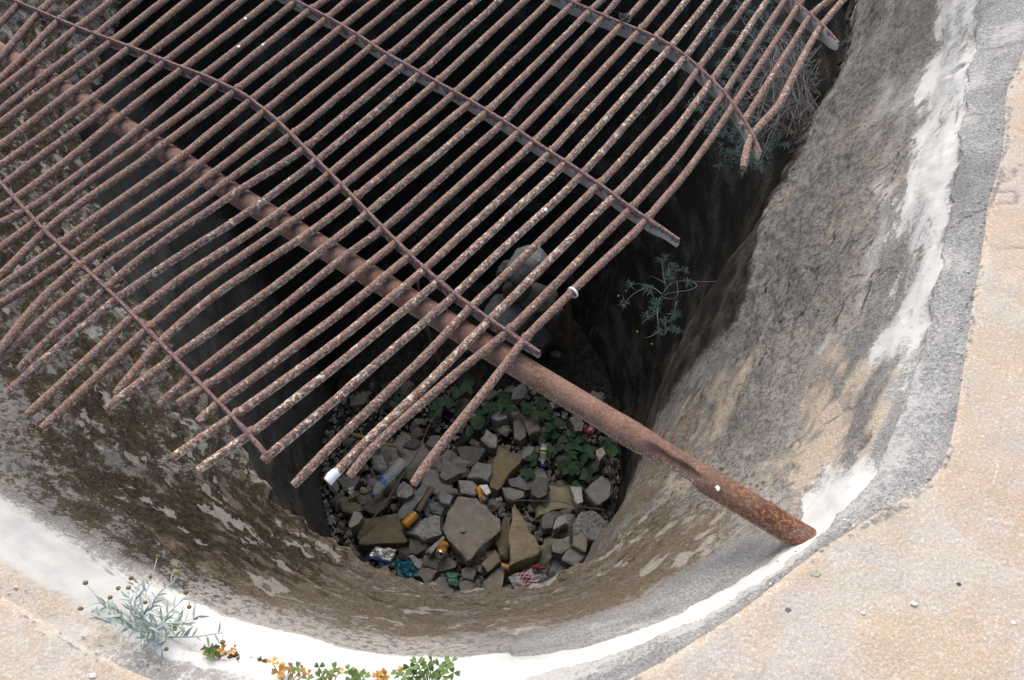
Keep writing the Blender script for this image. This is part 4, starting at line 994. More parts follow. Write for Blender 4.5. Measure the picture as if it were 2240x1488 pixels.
def make_can(label, a, b, roll, style, crush=0.0, seed=0):
    root = empty("drink_can"); place(root, a, b, roll); tag(root, label, "can", "orange drink cans on the pit floor" if style in ("letters", "plain", "spots") else None)
    r = 0.033
    prof = [(0.0, 0.010), (0.020, 0.008), (0.0255, 0.0), (0.0265, 0.001), (r, 0.010)] + [(r, 0.010 + 0.0925 * i / 8) for i in range(1, 9)]
    v, f = lathe(prof, 28)
    def cr(p):
        x, y, z = p
        k = crush * math.exp(-((z - 0.06) / 0.03) ** 2)
        return (x * (1 - k * (0.6 + 0.5 * math.sin(3 * math.atan2(y, x) + seed))), y * (1 - k * 0.4 * math.cos(2 * math.atan2(y, x) + seed)), z)
    v = [cr(p) for p in v]
    child("body", v, f, {"letters": M_ORANGE, "plain": M_ORANGE, "spots": M_ORANGE, "cola": M_REDPRINT}[style], root)
    v, f = lathe([(r + 0.0001, 0.1025), (0.0275, 0.112), (0.0272, 0.1145), (0.0255, 0.1145), (0.0248, 0.110), (0.0, 0.1095)], 28)
    lid = child("lid", v, f, M_ALU, root)
    hv = [(0.011 + 0.0085 * math.cos(t), 0.011 * math.sin(t), 0.1102) for t in np.linspace(0, 2 * math.pi, 14, endpoint=False)]
    child("opening", hv, [tuple(range(14))], M_DARKHOLE, lid)
    tv = [(-0.004 + 0.010 * math.cos(t), 0.007 * math.sin(t), 0.1125) for t in np.linspace(0, 2 * math.pi, 12, endpoint=False)]
    child("ring_pull", tv, [tuple(range(12))], M_ALU, lid)
    rr_ = r + 0.0006
    def st(nm, u0, u1, z0, z1, m): 
        v, f = decal(u0, u1, z0, z1, rr_, 6); child(nm, [cr(p) for p in v], f, m, root)
    if style == "letters":
        v, f = decal(-40, 62, 0.026, 0.082, r + 0.0004, 8); child("print_panel", [cr(p) for p in v], f, mat_plain("peach_print", (0.80, 0.50, 0.25), 0.4), root)
        x = -34                                           # rows of thick brush-like capitals, too small to read in the photograph
        def L(ch, u, z0, w, h):
            S = {"H": [(0, .25, 0, 1), (.75, 1, 0, 1), (.25, .75, .4, .6)], "E": [(0, .28, 0, 1), (.28, 1, 0, .2), (.28, .9, .4, .6), (.28, 1, .8, 1)], "D": [(0, .26, 0, 1), (.26, .8, 0, .18), (.26, .8, .82, 1), (.74, 1, .15, .85)], "A": [(0, .25, 0, .85), (.75, 1, 0, .85), (.1, .9, .82, 1), (.25, .75, .4, .55)]}[ch]
            for a0, a1, b0, b1 in S: st("letter_stroke", u + a0 * w, u + a1 * w, z0 + b0 * h, z0 + b1 * h, M_GRNPRINT)
        for i, ch in enumerate("HEDA"): L(ch, -34 + i * 23, 0.030, 18, 0.022)
        for i, ch in enumerate("AD"): L(ch, -10 + i * 20, 0.062, 15, 0.014)
        st("print_band", -75, -44, 0.05, 0.095, M_GRNPRINT)
    elif style == "spots":
        for i in range(7): st("print_patch", -60 + i * 24, -44 + i * 24, 0.02 + 0.011 * (i * 5 % 7), 0.045 + 0.011 * (i * 5 % 7), [M_YELPRINT, M_GRNPRINT, M_WPRINT][i % 3])
    elif style == "plain":
        for i in range(4): st("print_patch", -20 + i * 30, -4 + i * 30, 0.030 + 0.008 * i, 0.062 + 0.008 * i, M_GRNPRINT)
    else:
        st("print_band", 0, 180, 0.03, 0.055, M_WPRINT); st("print_band", 0, 180, 0.055, 0.10, M_BLUE)
    return root
zc = Z0 + 0.14
make_can("orange drink can with dark lettering, lying beside the brown plank", at(884, 1150, zc), at(907, 1127, zc), math.radians(-70), "letters")
make_can("orange drink can lying end on so its silver lid and opening show", at(973, 1190, zc - .02), at(963, 1211, zc + .03), 0.8, "plain")
make_can("crumpled orange can with yellow and green spots, above the largest slab", at(1046, 1066, zc), at(1062, 1098, zc), 1.2, "spots", 0.35, 2)
make_can("red, white and blue can half hidden in leaves under the pipe", at(1284, 950, zc), at(1300, 930, zc + .02), math.radians(80), "cola")
make_can("crushed orange can in shadow behind two grate bars at the left wall", at(770, 993, zc), at(806, 1000, zc), 0.4, "plain", 0.3, 4)
# small bottle in the leaves
B = empty("small_bottle"); place(B, at(1190, 972, Z0 + .13), at(1187, 1012, Z0 + .10))
tag(B, "small clear bottle with green and yellow label among the leaves", "bottle")
v, f = lathe([(0.0, 0.0), (0.024, 0.0), (0.026, 0.01), (0.026, 0.09), (0.024, 0.11), (0.012, 0.135), (0.011, 0.15)], 20); child("body", v, f, M_CLEAR, B)
v, f = lathe([(0.0268, 0.03), (0.0268, 0.047)], 20); child("label_band", v, f, M_WPRINT, B)
v, f = lathe([(0.0270, 0.047), (0.0270, 0.062)], 20); child("label_band", v, f, mat_plain("green_print", (0.03, 0.2, 0.06), 0.4), B)
v, f = lathe([(0.0268, 0.062), (0.0268, 0.072)], 20); child("label_band", v, f, M_YELPRINT, B)
v, f = lathe([(0.0, 0.163), (0.0125, 0.163), (0.013, 0.148)], 16); child("cap", v, f, M_CAP, B)

# crumpled film: a sheet with real folds
def film(name, px, z, amp, mat, label, cat, n=26, seed=0, freq=16, two=None):
    P = [at(x, y, z) for x, y in px]                      # four corners
    V, F = [], []
    for i in range(n):
        for j in range(n):
            u, w = i / (n - 1), j / (n - 1)
            p = (P[0] * (1 - u) + P[1] * u) * (1 - w) + (P[3] * (1 - u) + P[2] * u) * w
            q = Vector((p[0] * freq, p[1] * freq, seed))
            r1 = abs(mnoise.noise(q)); r2 = abs(mnoise.noise(q * 2.3 + Vector((4, 4, 4))))
            dome = (4 * u * (1 - u)) ** 0.5 * (4 * w * (1 - w)) ** 0.5
            V.append((p[0] + 0.25 * amp * mnoise.noise(q * 1.4), p[1] + 0.25 * amp * mnoise.noise(q * 1.4 + Vector((7, 0, 0))), p[2] + amp * (0.75 * dome + 1.3 * r1 + 0.7 * r2 - 0.3)))
    for i in range(n - 1):
        for j in range(n - 1): F.append((i * n + j, (i + 1) * n + j, (i + 1) * n + j + 1, i * n + j + 1))
    me = mesh(name, V, F, mat, True, 40)
    uvl = me.uv_layers.new(name="UVMap")
    for li, l in enumerate(me.loops): uvl.data[li].uv = ((l.vertex_index // n) / (n - 1), (l.vertex_index % n) / (n - 1))
    if two:
        me.materials.append(two)
        for k_, pg in enumerate(me.polygons): pg.material_index = 1 if (k_ % (n - 1)) > (n - 1) * 0.74 else 0
    c = Vector(np.mean(P, 0)); 
    for vv in me.vertices: vv.co -= c
    return tag(link(name, me, None, c), label, cat)
M_FOIL = mat_plain("silver_film", (0.50, 0.51, 0.47), 0.22, 0.6, 0.2, 40); M_FOIL.node_tree.nodes["Principled BSDF"].inputs["Metallic"].default_value = 0.35
film("snack_packet", [(822, 1196), (868, 1204), (852, 1236), (804, 1222)], Z0 + .12, .022, M_FOIL, "silvery crumpled packet with a dark blue border by the near left lip", "packet", seed=2, two=mat_plain("dark_blue_film", (0.015, 0.06, 0.17), 0.3, 0.5))
film("plastic_bag", [(860, 1228), (900, 1226), (922, 1262), (874, 1268)], Z0 + .12, .035, mat_plain("teal_film", (0.015, 0.12, 0.155), 0.25, 0.5, 0.5, 18), "crumpled teal blue plastic bag by the near left lip", "bag", seed=5)
film("wrapper", [(975, 1252), (1002, 1252), (1000, 1282), (982, 1280)], Z0 + .11, .02, mat_plain("green_film", (0.06, 0.17, 0.11), 0.3, 0.5, 0.6, 20), "small green and yellow wrapper among the fine rubble", "wrapper", seed=8)
m_ = NT("checked_film", 0.3, 0.5); ch = m_.t.nodes.new("ShaderNodeTexChecker"); ch.inputs["Scale"].default_value = 9.0
ch.inputs["Color1"].default_value = (0.36, 0.04, 0.045, 1); ch.inputs["Color2"].default_value = (0.45, 0.45, 0.46, 1)
m_.L(m_.uv(), ch.inputs["Vector"]); sp = m_.t.nodes.new("ShaderNodeSeparateXYZ"); m_.L(m_.uv(), sp.inputs[0])
msk = m_.math('MULTIPLY', m_.ramp(sp.outputs[0], 0.26, 0.30), m_.ramp(sp.outputs[0], 0.66, 0.62))
m_.color(m_.mix(msk, m_.mix(m_.noise(m_.obj(), 40, 3), (0.16, 0.16, 0.17), (0.50, 0.50, 0.52)), ch.outputs["Color"]))
film("snack_bag", [(1112, 1262), (1176, 1238), (1198, 1262), (1130, 1300)], Z0 + .16, .028, m_.mat, "crumpled clear bag printed with red and white checks at the near lip", "bag", seed=3)
film("wrapper", [(1160, 1238), (1186, 1234), (1194, 1246), (1168, 1252)], Z0 + .20, .025, mat_plain("pink_film", (0.22, 0.05, 0.07), 0.3, 0.5, 0.7, 30), "pink edged wrapper behind the checkered bag", "wrapper", seed=6)
film("foil_scrap", [(1078, 1094), (1096, 1086), (1100, 1094), (1084, 1102)], Z0 + .15, .014, M_FOIL, "tiny scrap of crumpled foil right of the spotted can", "foil", n=16, seed=9, freq=50)
film("wrapper", [(1096, 1230), (1116, 1236), (1112, 1246), (1098, 1242)], Z0 + .12, .01, mat_plain("orange_film", (0.45, 0.18, 0.03), 0.3, 0.5, 0.7, 40), "small orange and blue wrapper under the wedge stone's lower edge", "wrapper", n=14, seed=11)
film("plastic_cup_scrap", [(812, 1000), (836, 992), (846, 1026), (826, 1032)], Z0 + .16, .03, M_CLEAR, "crumpled clear plastic scrap left of the large bottle", "plastic", n=18, seed=12)
film("foil_scrap", [(758, 1066), (776, 1064), (774, 1088), (764, 1090)], Z0 + .13, .02, M_FOIL, "narrow shiny scrap left of the bottle's blue cap", "foil", n=16, seed=14, freq=40)
film("plastic_scrap", [(1048, 1062), (1066, 1060), (1074, 1078), (1064, 1084)], Z0 + .21, .006, M_WPRINT, "white paper scrap lying on the spotted can", "paper", n=12, seed=15)
film("foil_scrap", [(1202, 880), (1214, 882), (1212, 894), (1204, 892)], Z0 + .2, .02, M_FOIL, "bright scrap of film among leaves just under the pipe", "foil", n=14, seed=17, freq=50)

# ------------------------------------------------------------------ plants
def mat_leaf(name, col, var=0.3, rough=0.6):
    m = NT(name, rough, 0.3); P = m.obj()
    rnd = m.objinfo("Random"); n = m.noise(P, 60, 2)
    k = m.math('ADD', m.math('MULTIPLY', rnd, 0.7), m.math('MULTIPLY', n, 0.3))
    m.color(m.mix(k, tuple(c * (1 - var) for c in col), tuple(min(1, c * (1 + var)) for c in col)))
    m.b.inputs["Subsurface Weight"].default_value = 0.0
    return m.mat
M_SILV = mat_leaf("silver_leaf", (0.36, 0.42, 0.36)); M_SILVSTEM = mat_leaf("felted_stem", (0.58, 0.62, 0.58)); M_HEAD = mat_leaf("dry_flower_head", (0.23, 0.15, 0.06), 0.4)
M_OLIVE = mat_leaf("old_green_leaf", (0.13, 0.19, 0.06)); M_OX = mat_leaf("clover_leaf", (0.12, 0.19, 0.05)); M_OXO = mat_leaf("orange_clover_leaf", (0.62, 0.31, 0.07)); M_OXS = mat_leaf("clover_stem", (0.34, 0.38, 0.14))
M_BR = mat_leaf("bramble_leaf", (0.030, 0.075, 0.030), 0.45); M_BRS = mat_leaf("bramble_stem", (0.10, 0.09, 0.05))
M_SHRUB = mat_leaf("grey_green_needle", (0.095, 0.145, 0.13), 0.35); M_SHSTEM = mat_leaf("pale_wiry_stem", (0.19, 0.175, 0.175), 0.35); M_YEL = mat_leaf("yellow_button", (0.30, 0.24, 0.05))

def leaf_mesh(name, L, Wd, mat, curl=0.15, fold=0.25, n=5, serr=0.0, base=0.0):
    V, F = [], []
    for i in range(n + 1):
        t = i / n
        w = Wd / 2 * (math.sin(math.pi * min(1, t * 0.92 + 0.06)) ** 0.8) * (1 + serr * (-1) ** i)
        z = -curl * L * t * t
        V += [(L * t, -w, z + fold * w), (L * t, 0, z), (L * t, w, z + fold * w)]
    for i in range(n):
        for j in range(2): F.append((i * 3 + j, i * 3 + 3 + j, i * 3 + 4 + j, i * 3 + 1 + j))
    return mesh(name, V, F, mat)
def put(name, me, parent, pos, direction, up=Vector((0, 0, 1)), scale=1.0, roll=0.0):
    """world position and direction; parent chain is unrotated"""
    o = bpy.data.objects.new(name, me); COL.objects.link(o); o.parent = parent
    off = Vector((0, 0, 0)); p = parent
    while p is not None: off += p.location; p = p.parent
    o.location = Vector(pos) - off
    d = Vector(direction).normalized()
    q = d.to_track_quat('X', 'Z')
    o.rotation_mode = 'QUATERNION'
    from mathutils import Quaternion
    o.rotation_quaternion = q @ Quaternion((1, 0, 0), roll)
    o.scale = (scale,) * 3
    return o

# silver leaved plant on the lip
root = at(334, 1400, -0.075)
PL = empty("silver_plant", root); tag(PL, "silvery grey leaved plant with dry brown button heads on the white lip", "plant")
lm = leaf_mesh("leaf", 0.018, 0.0036, M_SILV, 0.45, 0.3); lm2 = leaf_mesh("leaf", 0.030, 0.008, M_OLIVE, 0.3, 0.2)
rr = random.Random(4)
tips = [(305, 1268, .02), (329, 1272, .04), (381, 1272, .03), (414, 1300, .02), (486, 1384, 0), (361, 1424, .02), (236, 1393, 0), (218, 1316, .0), (232, 1322, .02), (186, 1336, .0), (282, 1300, .04), (347, 1330, .06), (262, 1345, .05), (300, 1330, .06), (420, 1368, .02), (440, 1345, .02), (312, 1410, .04), (290, 1370, .06), (375, 1350, .06), (350, 1385, .07)]
def on_wall(x, y, dz=0.0): return at(x, y, -0.06 + dz)
for i, (x, y, h) in enumerate(tips):
    T = on_wall(x, y, h + 0.03); mid = root * 0.45 + T * 0.55 + np.array([rr.uniform(-.012, .012), rr.uniform(-.012, .012), 0.022 + 0.5 * h])
    p = smooth_path(densify([root + np.array([rr.uniform(-.02, .02), rr.uniform(-.01, .01), 0]), mid, T], 0.006), 10)
    v, f = tube(p, np.linspace(0.0021, 0.0012, len(p)), 6)
    br = link("branch", mesh("branch", v, f, M_SILVSTEM), PL)
    for j in range(13):
        k = int(len(p) * (0.28 + 0.72 * j / 13)); k = min(k, len(p) - 2)
        d = p[k + 1] - p[k]; d /= np.linalg.norm(d)
        sd_ = np.cross(d, [0, 0, 1]); sd_ /= np.linalg.norm(sd_) + 1e-9
        a = rr.uniform(0, 2 * math.pi)
        dirv = d * rr.uniform(0.4, 0.9) + (sd_ * math.cos(a) + np.array([0, 0, 1]) * abs(math.sin(a)) * 0.8)
        put("leaf", lm, br, p[k], dirv, scale=rr.uniform(0.75, 1.35), roll=rr.uniform(-1, 1))
for i in range(26):
    a = rr.uniform(0, 2 * math.pi); d = np.array([math.cos(a), math.sin(a), rr.uniform(0.0, 0.7)])
    put("leaf", lm2, PL, root + np.array([rr.uniform(-.05, .05), rr.uniform(-.02, .03), rr.uniform(.0, .02)]), d, scale=rr.uniform(0.6, 1.2), roll=rr.uniform(-1, 1))
heads = [(345, 1217, .09), (385, 1253, .08), (393, 1242, .08), (329, 1262, .07), (287, 1265, .06), (259, 1287, .05), (241, 1307, .05), (281, 1286, .06), (318, 1318, .08), (407, 1296, .05), (414, 1328, .05), (428, 1353, .04), (487, 1405, .03), (364, 1420, .06), (187, 1275, .04), (158, 1367, .03), (176, 1333, .03)]
bm = bmesh.new(); bmesh.ops.create_icosphere(bm, subdivisions=2, radius=1.0)
for v in bm.verts: v.co *= 1 + 0.12 * mnoise.noise(v.co * 5)
hm = bpy.data.meshes.new("flower_head"); bm.to_mesh(hm); bm.free(); hm.materials.append(M_HEAD); hm.polygons.foreach_set("use_smooth", [True] * len(hm.polygons))
for i, (x, y, h) in enumerate(heads):
    c = on_wall(x, y, h)
    T = min(tips, key=lambda t: (t[0] - x) ** 2 + (t[1] - y) ** 2); b = on_wall(T[0], T[1], T[2] + 0.02)
    p = smooth_path(densify([b, (b + c) / 2 + np.array([.004, 0, .008]), c], 0.008), 4)
    v, f = tube(p, 0.0009, 5); st = link("flower_stalk", mesh("flower_stalk", v, f, M_SILVSTEM), PL)
    o = put("flower_head", hm, st, c, (0, 0, 1)); s = rr.uniform(0.0028, 0.0048); o.scale = (s, s, s * 1.15)
# seedling
r0 = at(172, 1308, -0.06); SE = empty("seedling", r0); tag(SE, "tiny two leaved seedling left of the silvery plant", "plant")
for d, s in (((.8, .5, .4), 1.0), ((-.6, -.1, .3), .6), ((.6, -.5, .3), .7)): put("leaf", lm2 if s < .9 else lm, SE, r0, d, scale=s)

# clover like plants along the near lip
def clover_mesh(mat, nm):
    V, F = [], []
    for k in range(3):
        a = 2 * math.pi * k / 3
        for t, r in ((-0.0, 0.0), (-0.62, 0.62), (-0.42, 0.98), (-0.12, 1.0), (0.0, 0.80), (0.12, 1.0), (0.42, 0.98), (0.62, 0.62)):
            V.append((r * math.cos(a + t), r * math.sin(a + t), 0.28 * r - 0.10 * abs(t) * r))
        b = k * 8
        F += [(b, b + 1, b + 2, b + 3), (b, b + 3, b + 4), (b, b + 4, b + 5), (b, b + 5, b + 6, b + 7)]
    return mesh(nm, V, F, mat)
CG, CO = clover_mesh(M_OX, "leaf"), clover_mesh(M_OXO, "leaf")
def clover(root_px, leaves, label, rz=-0.06):
    r0 = at(*root_px, rz); P_ = empty("clover_plant", r0); tag(P_, label, "plant", "clover like weeds on the near lip")
    for x, y, kind, s in leaves:
        c = at(x, y, rz + 0.045 + rr.uniform(-.012, .012))
        p = smooth_path(densify([r0 + np.array([rr.uniform(-.006, .006), rr.uniform(-.004, .004), 0]), (r0 + c) / 2 + np.array([0, 0, .01]), c], 0.008), 4)
        v, f = tube(p, 0.0009, 5); st = link("stem", mesh("stem", v, f, M_OXS), P_)
        o = put("leaf", CO if kind else CG, st, c, (rr.uniform(-.4, .4), rr.uniform(-.4, .4), 0.05)); o.rotation_mode = 'XYZ'
        o.rotation_euler = (rr.uniform(-.7, .7), rr.uniform(-.7, .7), rr.uniform(0, 6)); o.scale = (0.0125 * s,) * 3
G_, O_ = 0, 1
clover((938, 1512), [(870, 1474, G_, 1), (884, 1478, G_, 1.1), (897, 1460, G_, 1.0), (912, 1451, G_, 1.1), (926, 1447, O_, .5), (920, 1465, G_, 1.1), (935, 1458, G_, 1.1), (948, 1470, G_, 1.0), (905, 1480, G_, 1.1), (930, 1482, G_, 1.2), (955, 1485, G_, 1), (968, 1478, G_, 1.1), (962, 1458, G_, 1.1), (977, 1452, G_, 1.0), (988, 1448, G_, .9), (992, 1472, G_, .9), (874, 1466, O_, .6), (882, 1461, O_, .55), (945, 1447, G_, .8), (975, 1466, G_, 1)], "fullest green clover like plant at the bottom edge")
clover((722, 1508), [(698, 1460, G_, .8), (700, 1482, G_, 1.1), (712, 1484, G_, 1), (721, 1474, G_, 1), (733, 1464, G_, .9), (743, 1469, O_, .7), (718, 1482, O_, .6), (727, 1478, O_, .5), (672, 1486, G_, .9)], "green clover like plant with a few orange leaves left of the fullest one")
clover((788, 1508), [(763, 1466, G_, .8), (774, 1480, G_, 1), (785, 1476, G_, 1), (796, 1482, G_, .9), (768, 1486, G_, .9), (777, 1470, O_, .5)], "small green clover like plant between two larger ones")
clover((628, 1506), [(596, 1448, O_, .8), (612, 1454, O_, .6), (610, 1469, O_, 1), (620, 1465, O_, .9), (633, 1459, O_, .7), (639, 1462, O_, .7), (640, 1470, O_, .8), (649, 1461, G_, .8), (656, 1469, O_, .8), (660, 1465, O_, .7), (674, 1474, O_, .6), (615, 1476, O_, .6)], "leftmost orange leaved clover like plant at the bottom edge")
clover((836, 1506), [(826, 1480, O_, .8), (833, 1476, O_, .9), (840, 1478, O_, .7), (848, 1482, O_, .6), (826, 1486, O_, .6)], "small orange leaved plant left of the fullest green one")
clover((468, 1448), [(452, 1428, O_, .6), (462, 1424, G_, 1.1), (470, 1422, G_, .9), (472, 1432, O_, .8), (484, 1422, O_, .9), (506, 1428, O_, .5), (512, 1418, O_, .5), (457, 1434, G_, .8)], "small green and orange plant in the hollow right of the silvery plant", -0.07)
# crumbs of soil in the hollow
mb = MB(); r2 = random.Random(9)
for i in range(150):
    x = r2.uniform(385, 590); y = 1412 + (x - 385) * 0.24 + r2.uniform(-14, 16)
    c = at(x, y, -0.066); s = r2.uniform(0.0015, 0.006)
    b = [(c[0] + s * r2.uniform(.5, 1.3) * q[0], c[1] + s * r2.uniform(.5, 1.3) * q[1], c[2] + s * q[2]) for q in ((1, 0, 0), (-1, 0, 0), (0, 1, 0), (0, -1, 0), (0, 0, 1), (0, 0, -1))]
    mb.add(b, [(0, 2, 4), (2, 1, 4), (1, 3, 4), (3, 0, 4), (2, 0, 5), (1, 2, 5), (3, 1, 5), (0, 3, 5)])
tag(link("soil_crumbs", mb.me("soil_crumbs", mat_plain("dry_soil", (0.16, 0.10, 0.07), 0.95, 0.1, 0.5, 90), False)), "loose brown soil crumbs in the hollow of the white lip", "soil", kind="stuff")

# wiry shrubs on the shaded right wall
def needle_tuft(mb, c, L, n, rnd, spread=1.0):
    for _ in range(n):
        a, e = rnd.uniform(0, 2 * math.pi), rnd.uniform(-0.5, 0.9)
        d = np.array([math.cos(a) * math.cos(e), math.sin(a) * math.cos(e), math.sin(e)]) * L * rnd.uniform(0.5, 1.1)
        s = np.cross(d, [0, 0, 1.0]); s /= np.linalg.norm(s) + 1e-9; w = L * 0.055
        m = c + d * 0.5 + np.array([0, 0, 0.08 * L])
        mb.add([c, m + s * w, c + d, m - s * w, m + np.array([0, 0, w])], [(0, 1, 4), (1, 2, 4), (2, 3, 4), (3, 0, 4)])
def shrub(name, root, branches, tufts, label, tuftL, tn, rs, buttons=()):
    S = empty(name, root); tag(S, label, "shrub")
    mbs, mbn, mby = MB(), MB(), MB(); rnd = random.Random(len(label))
    for pts, r in branches:
        p = smooth_path(densify(pts, 0.02), 6)
        v, f = tube(p, np.linspace(r, r * 0.45, len(p)), 5); mbs.add(v, f)
    for c in tufts: needle_tuft(mbn, c, tuftL, tn, rnd)
    link("stems", mbs.me("stems", M_SHSTEM), S)
    tag(link("needles", mbn.me("needles", M_SHRUB, False), S), kind="stuff")
    for c in buttons:
        s = rnd.uniform(0.004, 0.007)
        mby.add([c + s * np.array(q) for q in ((1, 0, 0), (-1, 0, 0), (0, 1, 0), (0, -1, 0), (0, 0, 1), (0, 0, -1))], [(0, 2, 4), (2, 1, 4), (1, 3, 4), (3, 0, 4), (2, 0, 5), (1, 2, 5), (3, 1, 5), (0, 3, 5)])
    if mby.v: tag(link("flower_buttons", mby.me("flower_buttons", M_YEL), S), kind="stuff")
z2 = -1.25
bpx = [[(1665, 600), (1610, 610), (1556, 618), (1520, 616), (1500, 614), (1470, 616), (1456, 626), (1447, 643), (1444, 654)], [(1447, 643), (1430, 628), (1400, 618), (1385, 619), (1372, 630)], [(1430, 628), (1408, 630), (1390, 640), (1374, 652), (1362, 668)], [(1444, 654), (1440, 668), (1434, 686), (1440, 710), (1443, 724)], [(1447, 650), (1465, 656), (1480, 656), (1490, 642), (1486, 628), (1480, 618)], [(1456, 626), (1452, 605), (1447, 590), (1449, 574)], [(1505, 614), (1536, 624), (1518, 636), (1480, 639), (1460, 640), (1446, 650)], [(1434, 686), (1418, 694), (1404, 708)], [(1470, 616), (1462, 600), (1462, 578)], [(1443, 724), (1430, 736), (1408, 740)], [(1480, 660), (1482, 676), (1470, 690)], [(1458, 622), (1440, 610), (1424, 604)]]
bran = [([at(x, y, z2 + 0.04 * math.sin(x * 0.1 + i)) for x, y in pl], 0.0034 if i in (0, 3) else 0.0024) for i, pl in enumerate(bpx)]
tf = [at(x, y, z2 + 0.02) for x, y in [(1452, 566), (1446, 572), (1462, 600), (1468, 608), (1415, 632), (1420, 638), (1503, 620), (1472, 690), (1478, 688), (1452, 706), (1460, 704), (1430, 682), (1436, 678), (1472, 586), (1442, 728), (1472, 724), (1480, 726), (1416, 690), (1432, 664), (1378, 624), (1366, 664), (1438, 660), (1500, 592), (1478, 590), (1458, 722)]]
shrub("wall_shrub", at(1640, 604, z2), bran, tf, "wiry grey green shrub growing from the shaded right wall, clear of the grate", 0.035, 20, 1, [at(x, y, z2) for x, y in [(1370, 637), (1353, 648), (1362, 669), (1426, 753), (1394, 726)]])
rnd = random.Random(77); root2 = at(1770, 250, -1.0)
bran, tf, bt = [], [], []
for i in range(120):
    a = rnd.uniform(0, 2 * math.pi); q = math.sqrt(rnd.random())
    ex, ey = 1650 + 125 * q * math.cos(a), 190 + 195 * q * math.sin(a)
    if ex - 1500 > 300 - 0.45 * ey + 60: ex -= 60
    e = at(ex, ey, -1.05 + rnd.uniform(-.2, .12)); mx, my = 1735 + rnd.uniform(-50, 30), 180 + rnd.uniform(-110, 120)
    mpt = at(mx, my, -1.0 + rnd.uniform(-.12, .1)); s = at(1775 + rnd.uniform(-25, 25), 215 + rnd.uniform(-120, 120), -1.02)
    bran.append(([s, mpt, (mpt + e) / 2 + np.array([rnd.uniform(-.05, .05), rnd.uniform(-.05, .05), rnd.uniform(-.02, .06)]), e], rnd.uniform(0.0014, 0.0026)))
    for _ in range(3): tf.append(e + np.array([rnd.uniform(-.05, .05), rnd.uniform(-.05, .05), rnd.uniform(-.04, .04)]))
    if i % 2: bt.append(e + np.array([rnd.uniform(-.03, .03), rnd.uniform(-.03, .03), 0.02]))
shrub("wall_shrub", root2, bran, tf, "large tangled wiry shrub on the right wall behind the grate's end bars", 0.034, 13, 1, bt)

# brambles on the pit floor
bl = leaf_mesh("leaf", 0.070, 0.052, M_BR, 0.18, 0.18, 7, 0.10); rb = random.Random(12)
BR = [((842, 866), "behind the grate bars at the far left of the floor"), ((886, 892), "between two grate bars above the big concrete slab"), ((960, 872), "beside the leaning branch, above the slab"), ((1012, 862), "left of the grate's lowest bar, below the pipe"), ((1062, 884), "round the whitest rock in the pit"), ((1046, 936), "by the joined white grey stones"), ((1116, 876), "just under the pipe, left of the leaf ringed rock"), ((1188, 884), "just under the pipe's edge, right of the leaf ringed rock"), ((1196, 932), "above the small labelled bottle"), ((1236, 962), "right of the small labelled bottle"), ((1226, 1012), "over the long bluish slab, fullest of the brambles"), ((1268, 1004), "in the densest patch toward the right wall"), ((1300, 968), "under the pipe near the right wall"), ((1282, 1042), "below the dense patch, above the light grey rock"), ((1168, 1008), "over the top of the brown banded block"), ((1332, 962), "touching the right wall by the dry stalks")]
for i, ((x, y), where) in enumerate(BR):
    zf = FZ + floor_h(0, at(x, y, Z0)[1]) + 0.03; r0 = at(x, y + 10, zf); P_ = empty("bramble", r0)
    tag(P_, "leafy green bramble " + where, "bramble", "brambles on the pit floor")
    for j in range(6 if "fullest" in where or "dens" in where else 4):
        c = at(x + rb.uniform(-30, 30), y + rb.uniform(-26, 26), zf + rb.uniform(.08, .22))
        p = smooth_path(densify([r0, (r0 + c) / 2 + np.array([0, 0, .05]), c], 0.02), 4)
        v, f = tube(p, 0.0025, 5); st = link("stem", mesh("stem", v, f, M_BRS), P_)
        a0 = rb.uniform(0, 6.28)
        for k in (-1, 0, 1):
            a = a0 + k * 1.25; put("leaf", bl, st, c, (math.cos(a), math.sin(a), rb.uniform(-.25, .15)), scale=rb.uniform(0.75, 1.2) * (1.1 if k == 0 else 0.9), roll=rb.uniform(-.3, .3))

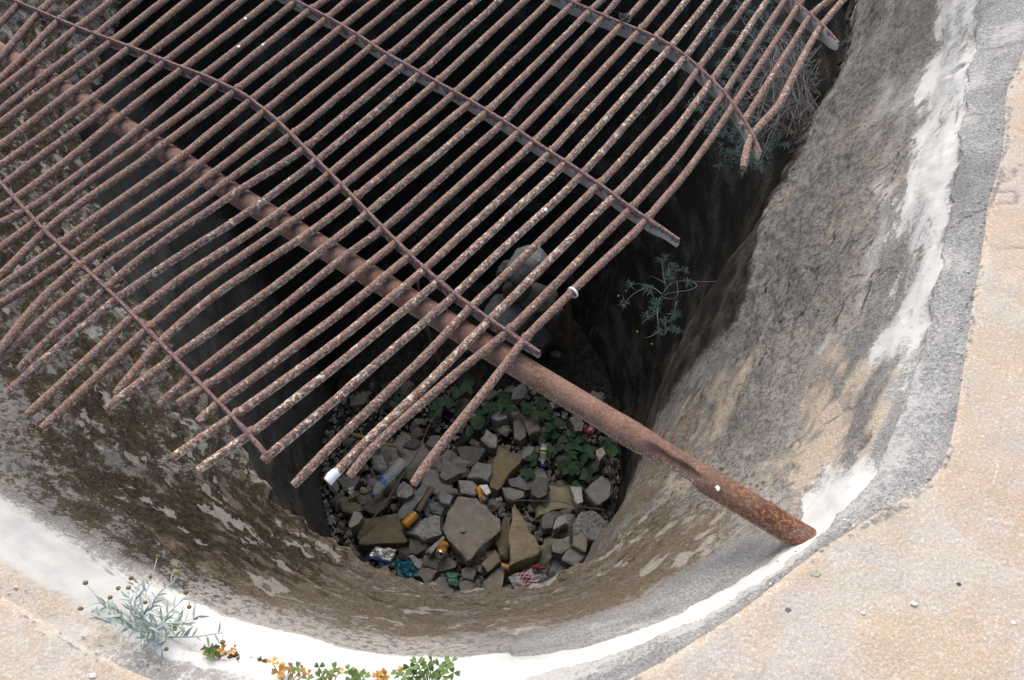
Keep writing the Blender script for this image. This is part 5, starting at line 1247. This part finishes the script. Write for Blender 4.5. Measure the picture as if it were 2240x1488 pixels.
# grit and small pebbles along the broken edge of the skim coat
mb = MB(); rg = random.Random(31)
for i in range(420):
    a = math.radians(rg.uniform(-80, -12)) if i < 360 else math.radians(rg.uniform(-125, -96)); r = np.interp(a, TH, R0) - abs(rg.gauss(0, 0.016)) + 0.002
    c = np.array([C0[0] + r * math.cos(a), C0[1] + r * math.sin(a), 0.0]); rin = np.interp(a, TH, R0) - r
    c[2] = 0.001 if rin < 0 else -0.45 * rin
    s_ = rg.choice([rg.uniform(0.0008, 0.002), rg.uniform(0.0016, 0.0036)]); V_ = []
    for q in ov: V_.append(tuple(c + s_ * (np.array(q) * rg.uniform(.7, 1.3) + np.array([rg.uniform(-.3, .3), rg.uniform(-.3, .3), 0]))))
    mb.add(V_, of)
gm = NT("edge_grit", 0.9, 0.2); vr = gm.t.nodes.new("ShaderNodeTexVoronoi"); vr.inputs["Scale"].default_value = 120; gm.L(gm.obj(), vr.inputs["Vector"])
sepc = gm.t.nodes.new("ShaderNodeSeparateColor"); gm.L(vr.outputs["Color"], sepc.inputs[0])
gm.color(gm.mix(sepc.outputs[0], (0.48, 0.46, 0.42), (0.72, 0.67, 0.58)))
tag(link("edge_grit", mb.me("edge_grit", gm.mat, False)), "fine grit and pebbles bared along the broken cement edge", "grit", kind="stuff")

# chips and pebbles on the cement
for i, (x, y, z, r, col, lab) in enumerate([(2000, 1321, 0.001, .0062, (0.75, 0.73, 0.68), "white stone chip in the sandy cement, nearest the bottom right corner"), (1888, 1341, 0.001, .0045, (0.72, 0.70, 0.65), "small white chip left of the larger one on the sandy cement"), (2113, 762, -0.012, .0065, (0.72, 0.71, 0.69), "white pebble set in the cement edge on the right"), (1724, 1334, 0.001, .0055, (0.16, 0.165, 0.17), "dark grey pebble on the sandy cement below the pipe end"), (2126, 650, 0.001, .005, (0.17, 0.17, 0.17), "dark pebble on the sandy cement at the right edge"), (2098, 1278, 0.001, .0045, (0.10, 0.09, 0.08), "tiny dark chip on the sandy cement at the lower right"), (2216, 1362, 0.001, .0055, (0.74, 0.72, 0.66), "white chip by the right frame edge near the bottom"), (1783, 1255, 0.0, .011, (0.46, 0.44, 0.36), "flat greenish grey stone in the cement under the pipe end"), (2150, 955, 0.001, .004, (0.74, 0.72, 0.68), "small white chip on the cement right of the rounded corner"), (203, 1478, 0.001, .007, (0.76, 0.74, 0.70), "white chip on the sandy cement at the bottom left")]):
    o = lump("stone_chip", at(x, y, z - 0.0005), (r * 1.0, r * 0.7, r * 0.28), i + 3, M_STONE, 0.35, 2); o.color = (*col, 1); o["stain"] = 0.0; o["grit"] = 0.0
    tag(o, lab, "stone chip", "chips on the cement")
